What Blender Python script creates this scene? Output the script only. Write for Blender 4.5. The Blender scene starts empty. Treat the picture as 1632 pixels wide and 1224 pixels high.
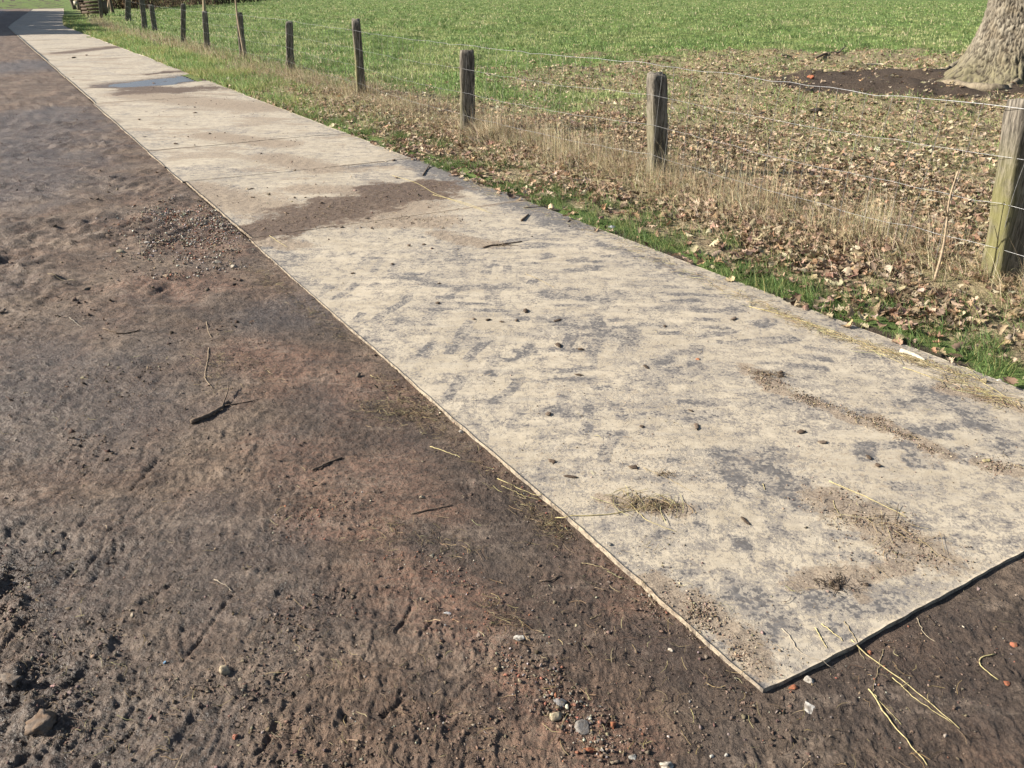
import bpy, math
import numpy as np
from mathutils import Vector
rng = np.random.default_rng(7)
sc = bpy.context.scene
COL = sc.collection
R = math.radians
F8 = np.float64

# ------------------------------------------------------------------ camera geometry
H = 1.6; FPX = 1320.0; PITCH = R(25.6)
CP, SP = math.cos(PITCH), math.sin(PITCH)
def at(u, v, z=0.0):                      # photo pixel -> point at height z
    a = (u-816)/FPX; b = (v-612)/FPX
    t = (z-H)/(-SP-b*CP)
    return np.array([a*t, (CP-b*SP)*t, z])
def vp(u, v, Y):                          # photo pixel -> point on the upright plane y = Y
    a = (u-816)/FPX; b = (v-612)/FPX
    t = Y/(CP-b*SP)
    return np.array([a*t, Y, H+(-SP-b*CP)*t])
# track frame: n across (to the right), t along
U = np.array([-.514, .858]); N = np.array([.858, .514])
N0, N1 = 1.347, 3.635                     # mat edges
def shift(t): return np.maximum(t-46, 0)*.085
def nt(x, y):
    t = x*U[0]+y*U[1]; n = x*N[0]+y*N[1]
    return n-shift(t), t
def xy(n, t):
    n = n+shift(t)
    return n*N[0]+t*U[0], n*N[1]+t*U[1]

# ------------------------------------------------------------------ noise
def perlin(x, y, seed=0):
    x = np.asarray(x, F8); y = np.asarray(y, F8)
    xi = np.floor(x).astype(np.int64); yi = np.floor(y).astype(np.int64)
    xf = x-xi; yf = y-yi
    def g(ix, iy, fx, fy):
        h = (ix*374761393 + iy*668265263 + seed*974634777) & 0xffffffff
        h = ((h ^ (h >> 13))*1274126177) & 0xffffffff
        h = h ^ (h >> 16)
        a = h*(2*math.pi/4294967296.0)
        return np.cos(a)*fx+np.sin(a)*fy
    u = xf*xf*xf*(xf*(xf*6-15)+10); v = yf*yf*yf*(yf*(yf*6-15)+10)
    a = g(xi, yi, xf, yf); b = g(xi+1, yi, xf-1, yf)
    c = g(xi, yi+1, xf, yf-1); d = g(xi+1, yi+1, xf-1, yf-1)
    return ((a+(b-a)*u)*(1-v)+(c+(d-c)*u)*v)*1.5
def fbm(x, y, f, seed, oc=4, gain=.5):
    s = 0; a = 1
    for i in range(oc):
        s = s+a*perlin(x*f, y*f, seed+i*17); f *= 2.07; a *= gain
    return s
def sst(e0, e1, x):
    k = np.clip((x-e0)/(e1-e0), 0, 1); return k*k*(3-2*k)
def rot(x, y, az):                        # coordinates along / across a heading (clockwise from +Y)
    s, c = math.sin(R(az)), math.cos(R(az))
    return x*s+y*c, x*c-y*s
def capsule(x, y, p, q, w):               # 1 inside a stroke between two photo pixels, soft to 0 outside
    p = at(*p)[:2]; q = at(*q)[:2]
    d = q-p; L = max(d@d, 1e-9)
    k = np.clip(((x-p[0])*d[0]+(y-p[1])*d[1])/L, 0, 1)
    r = np.hypot(x-p[0]-k*d[0], y-p[1]-k*d[1])/w
    return np.clip(1.5-r, 0, 1.5)

# ------------------------------------------------------------------ surfaces (heights)
SEAMS = [1.0, 5.87, 8.09, 9.95, 14.7, 19.4, 24.2, 29.0, 33.8, 38.6, 43.4, 48.2, 54, 60, 66, 72, 78, 84]
PUD = [((205, 134), (250, 131), .5), ((245, 130), (312, 122), .55)]
def pudmask(x, y):
    m = 0
    for c in PUD: m = np.maximum(m, capsule(x, y, *c))
    return m
def panel(t): return np.clip(np.searchsorted(SEAMS, t, side='right')-1, 0, len(SEAMS)-2)
POFF = np.concatenate([[0], np.random.default_rng(3).uniform(-.0015, .002, len(SEAMS))])
WET = [((400, 367), (540, 342), .22), ((500, 338), (665, 302), .32), ((600, 302), (705, 289), .17), ((385, 376), (450, 370), .16), ((188, 136), (245, 143), .35), ((215, 148), (330, 140), .3), ((100, 84), (185, 75), .3), ((235, 118), (300, 112), .15)]
MID = [((610, 352), (700, 352), .2), ((560, 340), (640, 330), .4), ((300, 300), (420, 330), .3), ((185, 133), (250, 143), .4), ((210, 150), (420, 172), .5), ((85, 86), (180, 74), .42), ((480, 300), (590, 305), .2),
       ((1195, 590), (1250, 625), .05), ((1215, 612), (1400, 680), .042), ((1400, 668), (1500, 722), .042), ((1330, 800), (1480, 880), .11),
       ((970, 800), (1085, 812), .05), ((1110, 965), (1210, 1050), .07), ((1030, 930), (1130, 985), .06), ((1320, 925), (1350, 940), .03),
       ((1560, 735), (1632, 752), .04), ((1280, 930), (1420, 900), .06), ((400, 380), (470, 390), .12), ((330, 215), (450, 230), .25), ((1500, 615), (1632, 650), .05),
       ((700, 372), (790, 390), .1), ((430, 250), (520, 268), .25)]
BARE = [((1480, 615), (1600, 700), .07), ((1430, 640), (1500, 640), .06), ((950, 385), (1110, 440), .06), ((1290, 950), (1440, 965), .07), ((1220, 720), (1270, 800), .06),
        ((880, 510), (1000, 540), .07), ((870, 470), (960, 480), .06), ((640, 440), (720, 460), .05), ((420, 395), (480, 410), .06), ((1070, 590), (1085, 600), .04),
        ((1000, 660), (1140, 665), .035), ((1090, 715), (1180, 720), .03), ((890, 650), (930, 660), .035), ((1160, 750), (1330, 800), .05), ((1330, 990), (1400, 960), .06),
        ((740, 455), (830, 460), .04), ((560, 265), (640, 258), .1), ((1100, 720), (1240, 745), .05), ((1180, 930), (1230, 1000), .05)]
def strokes(x, y, lst):
    m = 0
    for p, q, w in lst: m = np.maximum(m, capsule(x, y, p, q, w*1.15))
    return m
def zmat(x, y, fine=True):
    n, t = nt(x, y)
    z = .009*fbm(x, y, .55, 5, 2)+POFF[panel(t)]-.004
    z = z-.022*np.clip(pudmask(x, y), 0, 1)
    z = z+.009*capsule(x, y, (900, 420), (1000, 398), .07)*0
    if fine:
        m = np.clip(strokes(x, y, WET)+strokes(x, y, MID), 0, 1.4)
        z = z+.0032*m*np.clip(.5+fbm(x, y, 18, 11, 3), 0, 1.4)
        z = z+.0009*fbm(x, y, 30, 12, 2)*sst(.05, .3, fbm(x, y, 2.5, 13, 3))
    return z
TRK = [(-.85, .75), (.35, .45)]           # tyre lanes in the mud: centre n, half width
def zmud(x, y):
    n, t = nt(x, y)
    r = np.hypot(x, y)
    rough = .55+.75*sst(1.1, -.9, n+.35*fbm(x, y, .7, 20, 2))
    rough = .85*rough*(1+.35*capsule(x, y, (0, 1000), (60, 1200), .35)*sst(-.2, .5, fbm(x, y, 3, 77, 2)+.4))
    a, b = rot(x, y, 6)
    wa = .05*fbm(x, y, 3.1, 21, 2); wb = .05*fbm(x, y, 3.3, 22, 2)
    st = perlin((a+wa)*4.5, (b+wb)*34, 23)+.6*perlin((a+wa)*9, (b+wb)*66, 24)
    lug = -np.abs(st)*.7+.35*st
    patch = sst(-.15, .4, fbm(x, y, 1.1, 25, 3))
    z = .014*fbm(x, y, 1.3, 26, 3)*rough
    far = sst(3, 6, r)
    z = z+.0085*lug*patch*rough+far*(.028*fbm(x, y, 3.2, 45, 3)*sst(-.3, .3, fbm(x, y, .8, 46, 2))+.035*np.abs(fbm(a*2.5, b*7, 1., 47, 2))*patch)
    z = z+.0075*rough*fbm(x, y, 11, 27, 4, .6)
    f1 = fbm(x, y, 26, 28, 2, .65)
    z = z+.0055*rough*np.abs(f1)*sst(-.35, .35, fbm(x, y, 2.1, 36, 2))+.003*rough*np.abs(perlin(x*63, y*63, 37))
    k1 = sst(-.5, .3, fbm(x, y, 1.7, 49, 3))
    fl1 = fbm((a+wa)*11, (b+wb)*30, 1, 50, 3, .6); fl2 = fbm(a*24+wa*9, b*52+wb*9, 1, 51, 2, .6)
    z = z+k1*(.35+.65*rough)*(.0048*sst(.1, .5, fl1)+.0034*sst(.08, .4, fl2)-.0035*sst(.3, .6, -fl1)*sst(.6, -.6, n))
    pile = np.clip(capsule(x, y, (0, 900), (45, 960), .07)+.8*capsule(x, y, (0, 1060), (60, 1190), .08), 0, 1)
    z = z+.022*pile*np.clip(.15+np.abs(fbm(x, y, 8, 38, 3, .6)), 0, 1)
    lum = np.clip(fbm(x, y, 9, 29, 2)-.55, 0, 1)
    z = z+.012*lum*rough*sst(0, .5, fbm(x, y, .9, 30, 2))
    for c, hw in TRK:                     # rows of tread bars
        ln = sst(hw, hw*.7, np.abs(n-c+.12*fbm(x, y, .5, 31, 2)))
        aa, bb = rot(x, y, 12)
        ph = aa/.15+.5*fbm(x, y, 1.2, 32, 2)
        tri = np.abs((ph % 1)-.5)*2
        z = z+.009*ln*(sst(.25, .8, tri)-.5)*sst(.0, .45, fbm(x, y, .8, 33, 2))
    for (p, q, w, d) in RUTS:
        z = z-.75*d*np.clip(capsule(x, y, p, q, w*.62), 0, 1)*(.6+.8*np.clip(perlin(x*40, y*40, 39)+.3, 0, 1))
    e = sst(.35, .0, N0-n)*sst(-.1, 0, N0-n+.1)
    z = z+.006*e*fbm(x, y, 6, 34, 3)
    z = np.clip(z*np.where(r < 4, .92, 1), -.06, .07)-.02
    z = np.where(r > 25, np.minimum(z, 0)-.0, z)
    ins = (n > N0+.02) & (n < N1+1) & (t > SEAMS[0]+.02) & (t < SEAMS[-1])
    near = sst(.14, 0, N0-n)*sst(SEAMS[0]-.35, SEAMS[0], t)
    z = z*(1-near)+np.minimum(z, -.010+.010*fbm(x, y, 5, 35, 3))*near
    fr = sst(SEAMS[0]-.12, SEAMS[0], t)*(n > N0)
    z = z*(1-fr)+np.minimum(z, -.021+.005*fbm(x, y, 7, 48, 2))*fr
    return np.where(ins, -.05, z)
RUTS = [((205, 965), (312, 900), .009, .012), ((290, 1045), (372, 935), .008, .012), ((95, 870), (150, 800), .008, .01), ((205, 770), (252, 722), .008, .012),
        ((210, 780), (255, 745), .007, .01), ((265, 820), (310, 790), .008, .01), ((630, 1000), (655, 960), .01, .012), ((660, 1020), (690, 980), .009, .01),
        ((610, 1130), (640, 1105), .01, .012), ((420, 1170), (465, 1095), .01, .012), ((720, 1110), (750, 1080), .009, .01), ((400, 1200), (440, 1150), .01, .01),
        ((150, 1215), (210, 1150), .01, .012), ((548, 1125), (550, 1135), .014, .02)]
def litter(x, y):
    n, t = nt(x, y)
    d = np.hypot(x-9.05, y-15.9)
    nz = fbm(x, y, .45, 40, 3)
    a = sst(11.6, 6.6, d+2.2*nz)*(.72+.28*sst(-.2, .2, fbm(x, y, 1.3, 47, 3)))
    b = sst(19, 11, t+2*nz)*sst(3.6, 4.2, n)*sst(7.5, 6, n)+sst(11, 8, t+1.5*nz)*sst(4, 5, n)
    b = np.clip(b, 0, 1)
    return np.maximum(a, b)
def zmead(x, y):
    n, t = nt(x, y); r = np.hypot(x, y)
    z = .03*fbm(x, y, .5, 41, 3)*sst(4, 6, n)+.012*fbm(x, y, 3, 42, 3)
    z = z+.03*sst(4.1, 4.9, n)*sst(6.6, 5.2, n)
    z = z-.012
    z = z+.11*fbm(x, y, .8, 43, 3)*sst(7, 12, n)
    d = np.hypot(x-9.05, y-15.9)
    z = z+.12*sst(3.2, .8, d)
    z = z+r*0+.0*r
    edge = sst(4.05, N1, n)
    z = z*(1-edge)+np.minimum(z, -.012)*edge
    return z
def is_mead(n, t): 
    return (n > 3.45+.0*t) | (n < -7.5) | (t > 85.5)
def zsurf(x, y):
    x = np.atleast_1d(np.asarray(x, F8)); y = np.atleast_1d(np.asarray(y, F8))
    n, t = nt(x, y)
    on = (n > N0) & (n < N1) & (t > SEAMS[0]) & (t < SEAMS[-1])
    md = is_mead(n, t) & ~on; mu = ~on & ~md
    z = np.zeros(x.shape)
    for k, fn in ((on, zmat), (md, zmead), (mu, zmud)):
        if k.any(): z[k] = fn(x[k], y[k])
    return z

# ------------------------------------------------------------------ mesh building
def mesh_np(name, verts, faces, attrs=None, col=None, smooth=False):
    verts = np.ascontiguousarray(verts, np.float32)
    if not isinstance(faces, (list, tuple)): faces = [faces]
    faces = [np.asarray(f, np.int32) for f in faces if len(f)]
    loops = np.concatenate([f.ravel() for f in faces])
    tot = np.concatenate([np.full(len(f), f.shape[1], np.int32) for f in faces])
    start = np.concatenate([[0], np.cumsum(tot)[:-1]]).astype(np.int32)
    me = bpy.data.meshes.new(name)
    me.vertices.add(len(verts)); me.vertices.foreach_set('co', verts.ravel())
    me.loops.add(len(loops)); me.loops.foreach_set('vertex_index', loops)
    me.polygons.add(len(tot)); me.polygons.foreach_set('loop_start', start); me.polygons.foreach_set('loop_total', tot)
    if smooth: me.polygons.foreach_set('use_smooth', np.ones(len(tot), bool))
    for k, v in (attrs or {}).items():
        a = me.attributes.new(k, 'FLOAT', 'POINT'); a.data.foreach_set('value', np.ascontiguousarray(v, np.float32))
    if col is not None:
        a = me.attributes.new('tint', 'FLOAT_COLOR', 'POINT')
        c = np.ones((len(verts), 4), np.float32); c[:, :3] = col
        a.data.foreach_set('color', c.ravel())
    me.update(calc_edges=True)
    me.validate(verbose=False)
    return me
def link(name, me, mat, parent=None, loc=None):
    o = bpy.data.objects.new(name, me); COL.objects.link(o)
    if mat is not None and len(me.materials) == 0: me.materials.append(mat)
    if parent is not None: o.parent = parent
    if loc is not None: o.location = loc
    return o
def tag(o, label=None, cat=None, group=None, kind=None):
    if label: o['label'] = label
    if cat: o['category'] = cat
    if group: o['group'] = group
    if kind: o['kind'] = kind
    return o
def empty(name, loc, label, cat, group=None):
    o = bpy.data.objects.new(name, None); COL.objects.link(o); o.location = loc; o.empty_display_size = .1
    return tag(o, label, cat, group)
def grid_faces(a, b):                     # a rows of b vertices
    i = np.arange((a-1)*b).reshape(a-1, b)[:, :-1].ravel()
    return np.stack([i, i+1, i+b+1, i+b], 1)
def inst(V, Fs, Rm, T):                   # copies of a small mesh gathered into arrays
    n = len(T); k = len(V)
    vv = np.einsum('nij,vj->nvi', Rm, V)+T[:, None, :]
    ff = [(np.asarray(f)[None]+(np.arange(n)*k)[:, None, None]).reshape(-1, np.asarray(f).shape[1]) for f in Fs]
    return vv.reshape(-1, 3), ff
def cat(parts):
    vs = []; fs = {}; cs = []; off = 0
    for v, f, c in parts:
        vs.append(v); cs.append(c)
        for q in f: fs.setdefault(q.shape[1], []).append(q+off)
        off += len(v)
    return np.concatenate(vs), [np.concatenate(q) for q in fs.values()], np.concatenate(cs)
def rotz(a):
    c, s = np.cos(a), np.sin(a); o = np.zeros_like(a); l = np.ones_like(a)
    return np.stack([np.stack([c, -s, o], -1), np.stack([s, c, o], -1), np.stack([o, o, l], -1)], -2)
def rotx(a):
    c, s = np.cos(a), np.sin(a); o = np.zeros_like(a); l = np.ones_like(a)
    return np.stack([np.stack([l, o, o], -1), np.stack([o, c, -s], -1), np.stack([o, s, c], -1)], -2)
def tube_arr(P, rad, k=6, cap=True):
    P = np.asarray(P, F8); m = len(P); rad = np.broadcast_to(np.asarray(rad, F8), (m,))
    d = np.gradient(P, axis=0); d /= np.linalg.norm(d, axis=1)[:, None]+1e-12
    ref = np.array([0, 0, 1.0]) if abs(d[0][2]) < .8 else np.array([1.0, 0, 0])
    a = np.cross(d, ref); a /= np.linalg.norm(a, axis=1)[:, None]+1e-12
    b = np.cross(d, a)
    th = np.arange(k)*2*math.pi/k
    ring = P[:, None]+rad[:, None, None]*(np.cos(th)[None, :, None]*a[:, None]+np.sin(th)[None, :, None]*b[:, None])
    V = ring.reshape(-1, 3)
    i = np.arange(m-1)[:, None]*k; j = np.arange(k)[None]; j2 = (j+1) % k
    Q = np.stack([i+j, i+j2, i+k+j2, i+k+j], -1).reshape(-1, 4)
    fs = [Q]
    if cap:
        V = np.concatenate([V, P[[0]], P[[-1]]]); c0 = m*k
        jj = np.arange(k)
        fs.append(np.concatenate([np.stack([jj*0+c0, (jj+1) % k, jj], 1), np.stack([jj*0+c0+1, (m-1)*k+jj, (m-1)*k+(jj+1) % k], 1)]))
    return V, fs
def smooth_line(P, m):
    P = np.asarray(P, F8)
    k = np.concatenate([[0], np.cumsum(np.linalg.norm(np.diff(P, axis=0), axis=1))])
    s = np.linspace(0, k[-1], m)
    Q = np.stack([np.interp(s, k, P[:, i]) for i in range(3)], 1)
    for _ in range(2):
        Q[1:-1] = .25*Q[:-2]+.5*Q[1:-1]+.25*Q[2:]
    return Q

# ------------------------------------------------------------------ materials
class NT:
    def __init__(s, name):
        s.m = bpy.data.materials.new(name); s.m.use_nodes = True
        s.t = s.m.node_tree; s.t.nodes.clear()
        s.out = s.n('ShaderNodeOutputMaterial'); s.p = s.n('ShaderNodeBsdfPrincipled')
        s.l(s.p.outputs[0], s.out.inputs[0])
        s.pos = s.n('ShaderNodeTexCoord').outputs['Object']
    def n(s, typ, **kw):
        x = s.t.nodes.new(typ)
        for k, v in kw.items(): setattr(x, k, v)
        return x
    def l(s, a, b): s.t.links.new(a, b)
    def put(s, sock, v):
        if hasattr(v, 'is_linked') or isinstance(v, bpy.types.NodeSocket): s.l(v, sock)
        else:
            if isinstance(v, tuple) and len(v) == 3 and sock.type == 'RGBA': v = v+(1,)
            sock.default_value = v
    def noise(s, scale, detail=4, rough=.55, vec=None, dist=0):
        x = s.n('ShaderNodeTexNoise'); x.inputs['Scale'].default_value = scale; x.inputs['Detail'].default_value = detail
        x.inputs['Roughness'].default_value = rough; x.inputs['Distortion'].default_value = dist
        s.l(vec if vec is not None else s.pos, x.inputs['Vector']); return x.outputs['Fac']
    def voro(s, scale, vec=None, out='Distance', feature='F1'):
        x = s.n('ShaderNodeTexVoronoi', feature=feature); x.inputs['Scale'].default_value = scale
        s.l(vec if vec is not None else s.pos, x.inputs['Vector']); return x.outputs[out]
    def mapv(s, rotz=0, scale=(1, 1, 1)):
        x = s.n('ShaderNodeMapping'); x.inputs['Rotation'].default_value = (0, 0, rotz); x.inputs['Scale'].default_value = scale
        s.l(s.pos, x.inputs['Vector']); return x.outputs[0]
    def ramp(s, f, a, b, lo=0., hi=1.):
        x = s.n('ShaderNodeMapRange', interpolation_type='SMOOTHSTEP')
        s.put(x.inputs[0], f); x.inputs[1].default_value = a; x.inputs[2].default_value = b; x.inputs[3].default_value = lo; x.inputs[4].default_value = hi
        return x.outputs[0]
    def mix(s, f, a, b, bt='MIX'):
        x = s.n('ShaderNodeMix', data_type='RGBA', blend_type=bt)
        s.put(x.inputs[0], f); s.put(x.inputs[6], a); s.put(x.inputs[7], b); return x.outputs[2]
    def math(s, op, a, b=0., c=None):
        x = s.n('ShaderNodeMath', operation=op); s.put(x.inputs[0], a); s.put(x.inputs[1], b)
        if c is not None: s.put(x.inputs[2], c)
        return x.outputs[0]
    def attr(s, name, out='Fac'): return s.n('ShaderNodeAttribute', attribute_name=name).outputs[out]
    def bump(s, h, strength, dist, prev=None):
        x = s.n('ShaderNodeBump'); x.inputs['Strength'].default_value = strength; x.inputs['Distance'].default_value = dist
        s.l(h, x.inputs['Height'])
        if prev is not None: s.l(prev, x.inputs['Normal'])
        return x.outputs[0]
    def done(s, color, rough=.8, normal=None, spec=.5, **kw):
        s.put(s.p.inputs['Base Color'], color); s.put(s.p.inputs['Roughness'], rough)
        s.put(s.p.inputs['Specular IOR Level'], spec)
        if normal is not None: s.l(normal, s.p.inputs['Normal'])
        for k, v in kw.items(): s.put(s.p.inputs[k], v)
        return s.m

def mat_mud():
    k = NT('wet brown mud')
    n1 = k.noise(2.2, 6, .6); n2 = k.noise(11, 6, .65); n3 = k.noise(70, 5, .7); n4 = k.noise(260, 3, .7)
    wet = k.attr('wet'); red = k.attr('red'); drk = k.attr('dark')
    c = k.mix(k.ramp(n2, .35, .65), (.074, .046, .030), (.168, .111, .074))
    c = k.mix(k.ramp(k.math('ADD', n1, k.math('MULTIPLY', n3, .25)), .55, .75, 0, .75), c, (.21, .155, .11))
    c = k.mix(k.math('MULTIPLY', red, k.ramp(n3, .35, .62)), c, (.215, .118, .08))
    c = k.mix(k.math('MULTIPLY', drk, .75), c, (.060, .043, .033))
    c = k.mix(k.math('MULTIPLY', wet, k.ramp(n2, .3, .6, .3, .85)), c, (.078, .06, .05))
    vs_ = k.mapv(R(12), (.45, 1.5, 1)); n5 = k.noise(5, 8, .75, vs_)
    c = k.mix(k.ramp(n5, .52, .64, 0, .6), c, (.055, .038, .029)); c = k.mix(k.ramp(n5, .46, .36, 0, .5), c, (.24, .185, .142))  # dark and pale streaks paint in relief shading that the bump loses far off
    sp = k.ramp(k.noise(330, 2, .5), .68, .74)
    c = k.mix(k.math('MULTIPLY', sp, .6), c, (.34, .29, .23))
    sp2 = k.ramp(k.noise(190, 3, .6), .66, .75)
    c = k.mix(k.math('MULTIPLY', sp2, .6), c, (.05, .036, .027))
    rg = k.ramp(k.noise(34, 6, .72), .34, .5); gr = k.voro(95)
    c = k.mix(k.math('SUBTRACT', 1.0, rg), c, k.mix(.55, c, (.04, .028, .022)))  # pits painted darker, standing in for shade in the crevices
    b = k.bump(rg, .8, .012); b = k.bump(n3, .8, .02, b); b = k.bump(gr, .5, .006, b); b = k.bump(n4, .7, .006, b)
    rough = k.math('SUBTRACT', k.ramp(n3, .3, .7, .62, .95), k.math('MULTIPLY', wet, .42))
    gl = k.ramp(k.noise(140, 3, .6), .6, .68)
    rough = k.math('SUBTRACT', rough, k.math('MULTIPLY', gl, k.math('ADD', .12, k.math('MULTIPLY', wet, .4))))
    return k.done(c, rough, b, .45)
def mat_top():
    k = NT('dust caked rubber')
    mud = k.attr('mud'); bare = k.attr('bare'); midm = k.attr('mid')
    v1 = k.mapv(R(4), (.3, 1.5, 1)); v2 = k.mapv(R(-30), (.35, 1.3, 1))
    a = k.noise(5, 8, .72, v1); b2 = k.noise(2.1, 8, .7); c2 = k.noise(38, 6, .75); c3 = k.noise(150, 4, .75); st = k.noise(13, 8, .75, v1); s2 = k.noise(11, 8, .75, v2); m = k.noise(12, 7, .75)
    rub = k.mix(k.ramp(c2, .35, .65), (.085, .079, .076), (.16, .149, .14)); thin = k.mix(k.ramp(m, .35, .65), (.215, .19, .163), (.315, .277, .225))
    dust = k.mix(k.ramp(b2, .3, .7), (.31, .262, .194), (.43, .37, .28))
    dust = k.mix(k.ramp(m, .45, .7, 0, .6), dust, (.47, .415, .325))
    dust = k.mix(k.ramp(st, .46, .7, 0, .7), dust, (.27, .235, .19))
    dust = k.mix(k.ramp(s2, .5, .72, 0, .55), dust, (.275, .255, .23))
    fl = k.voro(30, None, 'Color', 'F1'); flk = k.noise(85, 3, .6)
    f = k.math('ADD', k.math('MULTIPLY', a, .34), k.math('MULTIPLY', m, .46))
    f = k.math('ADD', f, .008)
    f = k.math('ADD', f, k.math('MULTIPLY', c2, .45))
    f = k.math('SUBTRACT', f, k.math('MULTIPLY', bare, .14))
    f = k.math('ADD', f, k.math('MULTIPLY', k.math('SUBTRACT', flk, .5), .42))
    dm = k.ramp(f, .555, .625)
    c = k.mix(dm, k.mix(k.ramp(f, .475, .525), rub, thin), dust)
    hair = k.ramp(k.math('ABSOLUTE', k.math('SUBTRACT', k.noise(7, 6, .6, v1, .3), .5)), .0, .008)
    c = k.mix(k.math('MULTIPLY', k.math('SUBTRACT', 1.0, hair), .35), c, (.17, .14, .11))
    mdc = k.mix(k.ramp(c3, .35, .65), (.13, .095, .068), (.33, .262, .19))
    mm = k.ramp(k.math('ADD', midm, k.math('MULTIPLY', k.math('SUBTRACT', c2, .5), 2.6)), .45, .95)
    c = k.mix(k.math('MULTIPLY', mm, .8), c, mdc)
    mudc = k.mix(k.ramp(c2, .35, .65), (.07, .047, .033), (.145, .103, .073))
    mr = k.math('ADD', k.math('MULTIPLY', k.math('SUBTRACT', m, .5), 3.4), k.math('MULTIPLY', k.math('SUBTRACT', c2, .5), 2.2))
    mf = k.ramp(k.math('ADD', k.math('MULTIPLY', mud, 1.25), k.math('MULTIPLY', mr, k.ramp(mud, .02, .4))), .3, .85)
    c = k.mix(mf, c, mudc)
    sp = k.ramp(k.math('ADD', k.noise(75, 4, .7), k.math('MULTIPLY', k.math('SUBTRACT', b2, .5), .25)), .64, .71)
    c = k.mix(k.math('MULTIPLY', sp, .75), c, (.17, .125, .09))
    side = k.attr('side')
    c = k.mix(k.math('MULTIPLY', side, k.ramp(m, .4, .6, .5, .95)), c, k.mix(k.ramp(c2, .4, .6), (.12, .09, .065), (.36, .3, .22)))
    b = k.bump(dm, .5, .0015); b = k.bump(c2, .3, .005, b); b = k.bump(c3, .35, .0025, b)
    rough = k.math('SUBTRACT', .88, k.math('MULTIPLY', k.math('SUBTRACT', 1.0, dm), .12))
    rough = k.math('SUBTRACT', rough, k.math('MULTIPLY', k.attr('damp'), .4))
    return k.done(c, rough, b, .35)
def mat_meadow():
    k = NT('turf and litter')
    lit = k.attr('litter'); soil = k.attr('soil'); dry = k.attr('dry')
    n1 = k.noise(.35, 6, .65); n2 = k.noise(4, 6, .7); n3 = k.noise(40, 5, .7)
    g = k.mix(k.ramp(n2, .35, .65), (.06, .10, .028), (.15, .20, .06))
    g = k.mix(k.ramp(n1, .5, .66, 0, .6), g, (.17, .175, .06))
    g = k.mix(k.ramp(n3, .55, .75, 0, .5), g, (.05, .06, .02))
    l = k.mix(k.ramp(n3, .35, .65), (.13, .10, .062), (.40, .325, .205))
    l = k.mix(k.ramp(n2, .5, .65, 0, .6), l, (.13, .15, .055))
    c = k.mix(k.ramp(k.math('ADD', lit, k.math('MULTIPLY', k.math('SUBTRACT', n2, .5), .8)), .3, .7), g, l)
    c = k.mix(k.math('MULTIPLY', dry, .7), c, (.3, .24, .14))
    c = k.mix(k.ramp(k.math('ADD', soil, k.math('MULTIPLY', k.math('SUBTRACT', n3, .5), .8)), .4, .7), c, k.mix(k.ramp(n3, .4, .7), (.045, .033, .025), (.11, .085, .065)))
    b = k.bump(n3, .9, .03); b = k.bump(n2, .6, .1, b)
    return k.done(c, .95, b, .15)
def mat_tint(name, rough=.7, spec=.3, trans=0., bumpf=0, var=.25):
    k = NT(name)
    c = k.attr('tint', 'Color')
    nz = k.noise(90, 3, .6)
    c = k.mix(k.ramp(nz, .3, .7, var, 0), c, (.03, .022, .016))
    nb = k.bump(k.noise(bumpf, 4, .7), .6, .004) if bumpf else None
    k.done(c, rough, nb, spec)
    if trans:
        tr = k.n('ShaderNodeBsdfTranslucent'); k.l(c, tr.inputs['Color'])
        mx = k.n('ShaderNodeMixShader'); mx.inputs[0].default_value = trans
        k.l(k.p.outputs[0], mx.inputs[1]); k.l(tr.outputs[0], mx.inputs[2]); k.l(mx.outputs[0], k.out.inputs[0])
    return k.m
def mat_wood():
    k = NT('weathered oak')
    v = k.mapv(0, (1, 1, .08)); n1 = k.noise(60, 6, .65, v); n2 = k.noise(9, 4, .6); n3 = k.noise(200, 3, .6, v)
    c = k.mix(k.ramp(n1, .35, .65), (.05, .044, .037), (.215, .19, .155))
    c = k.mix(k.ramp(n3, .52, .66, 0, .75), c, (.03, .024, .018))
    c = k.mix(k.ramp(n2, .55, .72, 0, .5), c, (.27, .25, .21))
    al = k.attr('algae')
    c = k.mix(k.math('MULTIPLY', al, k.ramp(n2, .3, .6, .35, .95)), c, k.mix(n1, (.12, .115, .04), (.20, .185, .08)))
    b = k.bump(n1, .9, .008); b = k.bump(n3, .5, .003, b)
    return k.done(c, .88, b, .2)
def mat_bark():
    k = NT('oak bark')
    v = k.mapv(0, (1, 1, .28)); n1 = k.noise(16, 6, .7, v); n2 = k.noise(3, 4, .6); n3 = k.noise(60, 4, .7, v)
    cr = k.attr('crack'); lo = k.attr('low')
    c = k.mix(k.ramp(n1, .3, .7), (.075, .064, .05), (.27, .24, .187))
    c = k.mix(k.ramp(n2, .5, .7, 0, .5), c, (.21, .17, .115))
    c = k.mix(k.math('MULTIPLY', lo, k.ramp(n1, .35, .6, .1, .7)), c, (.15, .135, .062))
    c = k.mix(cr, c, (.022, .017, .013))
    c = k.mix(k.math('MULTIPLY', k.attr('rootpale'), k.ramp(n1, .35, .6, .4, 1)), c, (.25, .19, .13))
    b = k.bump(n1, .8, .03); b = k.bump(n3, .6, .01, b)
    return k.done(c, .92, b, .15)
def mat_plain(name, c0, c1, scale, rough=.8, spec=.3, metal=0., bump=.4, bd=.004, stretch=None):
    k = NT(name); v = k.mapv(0, stretch) if stretch else None
    n = k.noise(scale, 5, .65, v)
    return k.done(k.mix(k.ramp(n, .3, .7), c0, c1), rough, k.bump(n, bump, bd) if bump else None, spec, Metallic=metal)
M_mud = mat_mud(); M_top = mat_top(); M_mead = mat_meadow()
M_grass = mat_tint('grass blade', .6, .3, .35, 0, .12)
M_dry = mat_tint('dry straw', .6, .3, .25, 0, .4)
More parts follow.
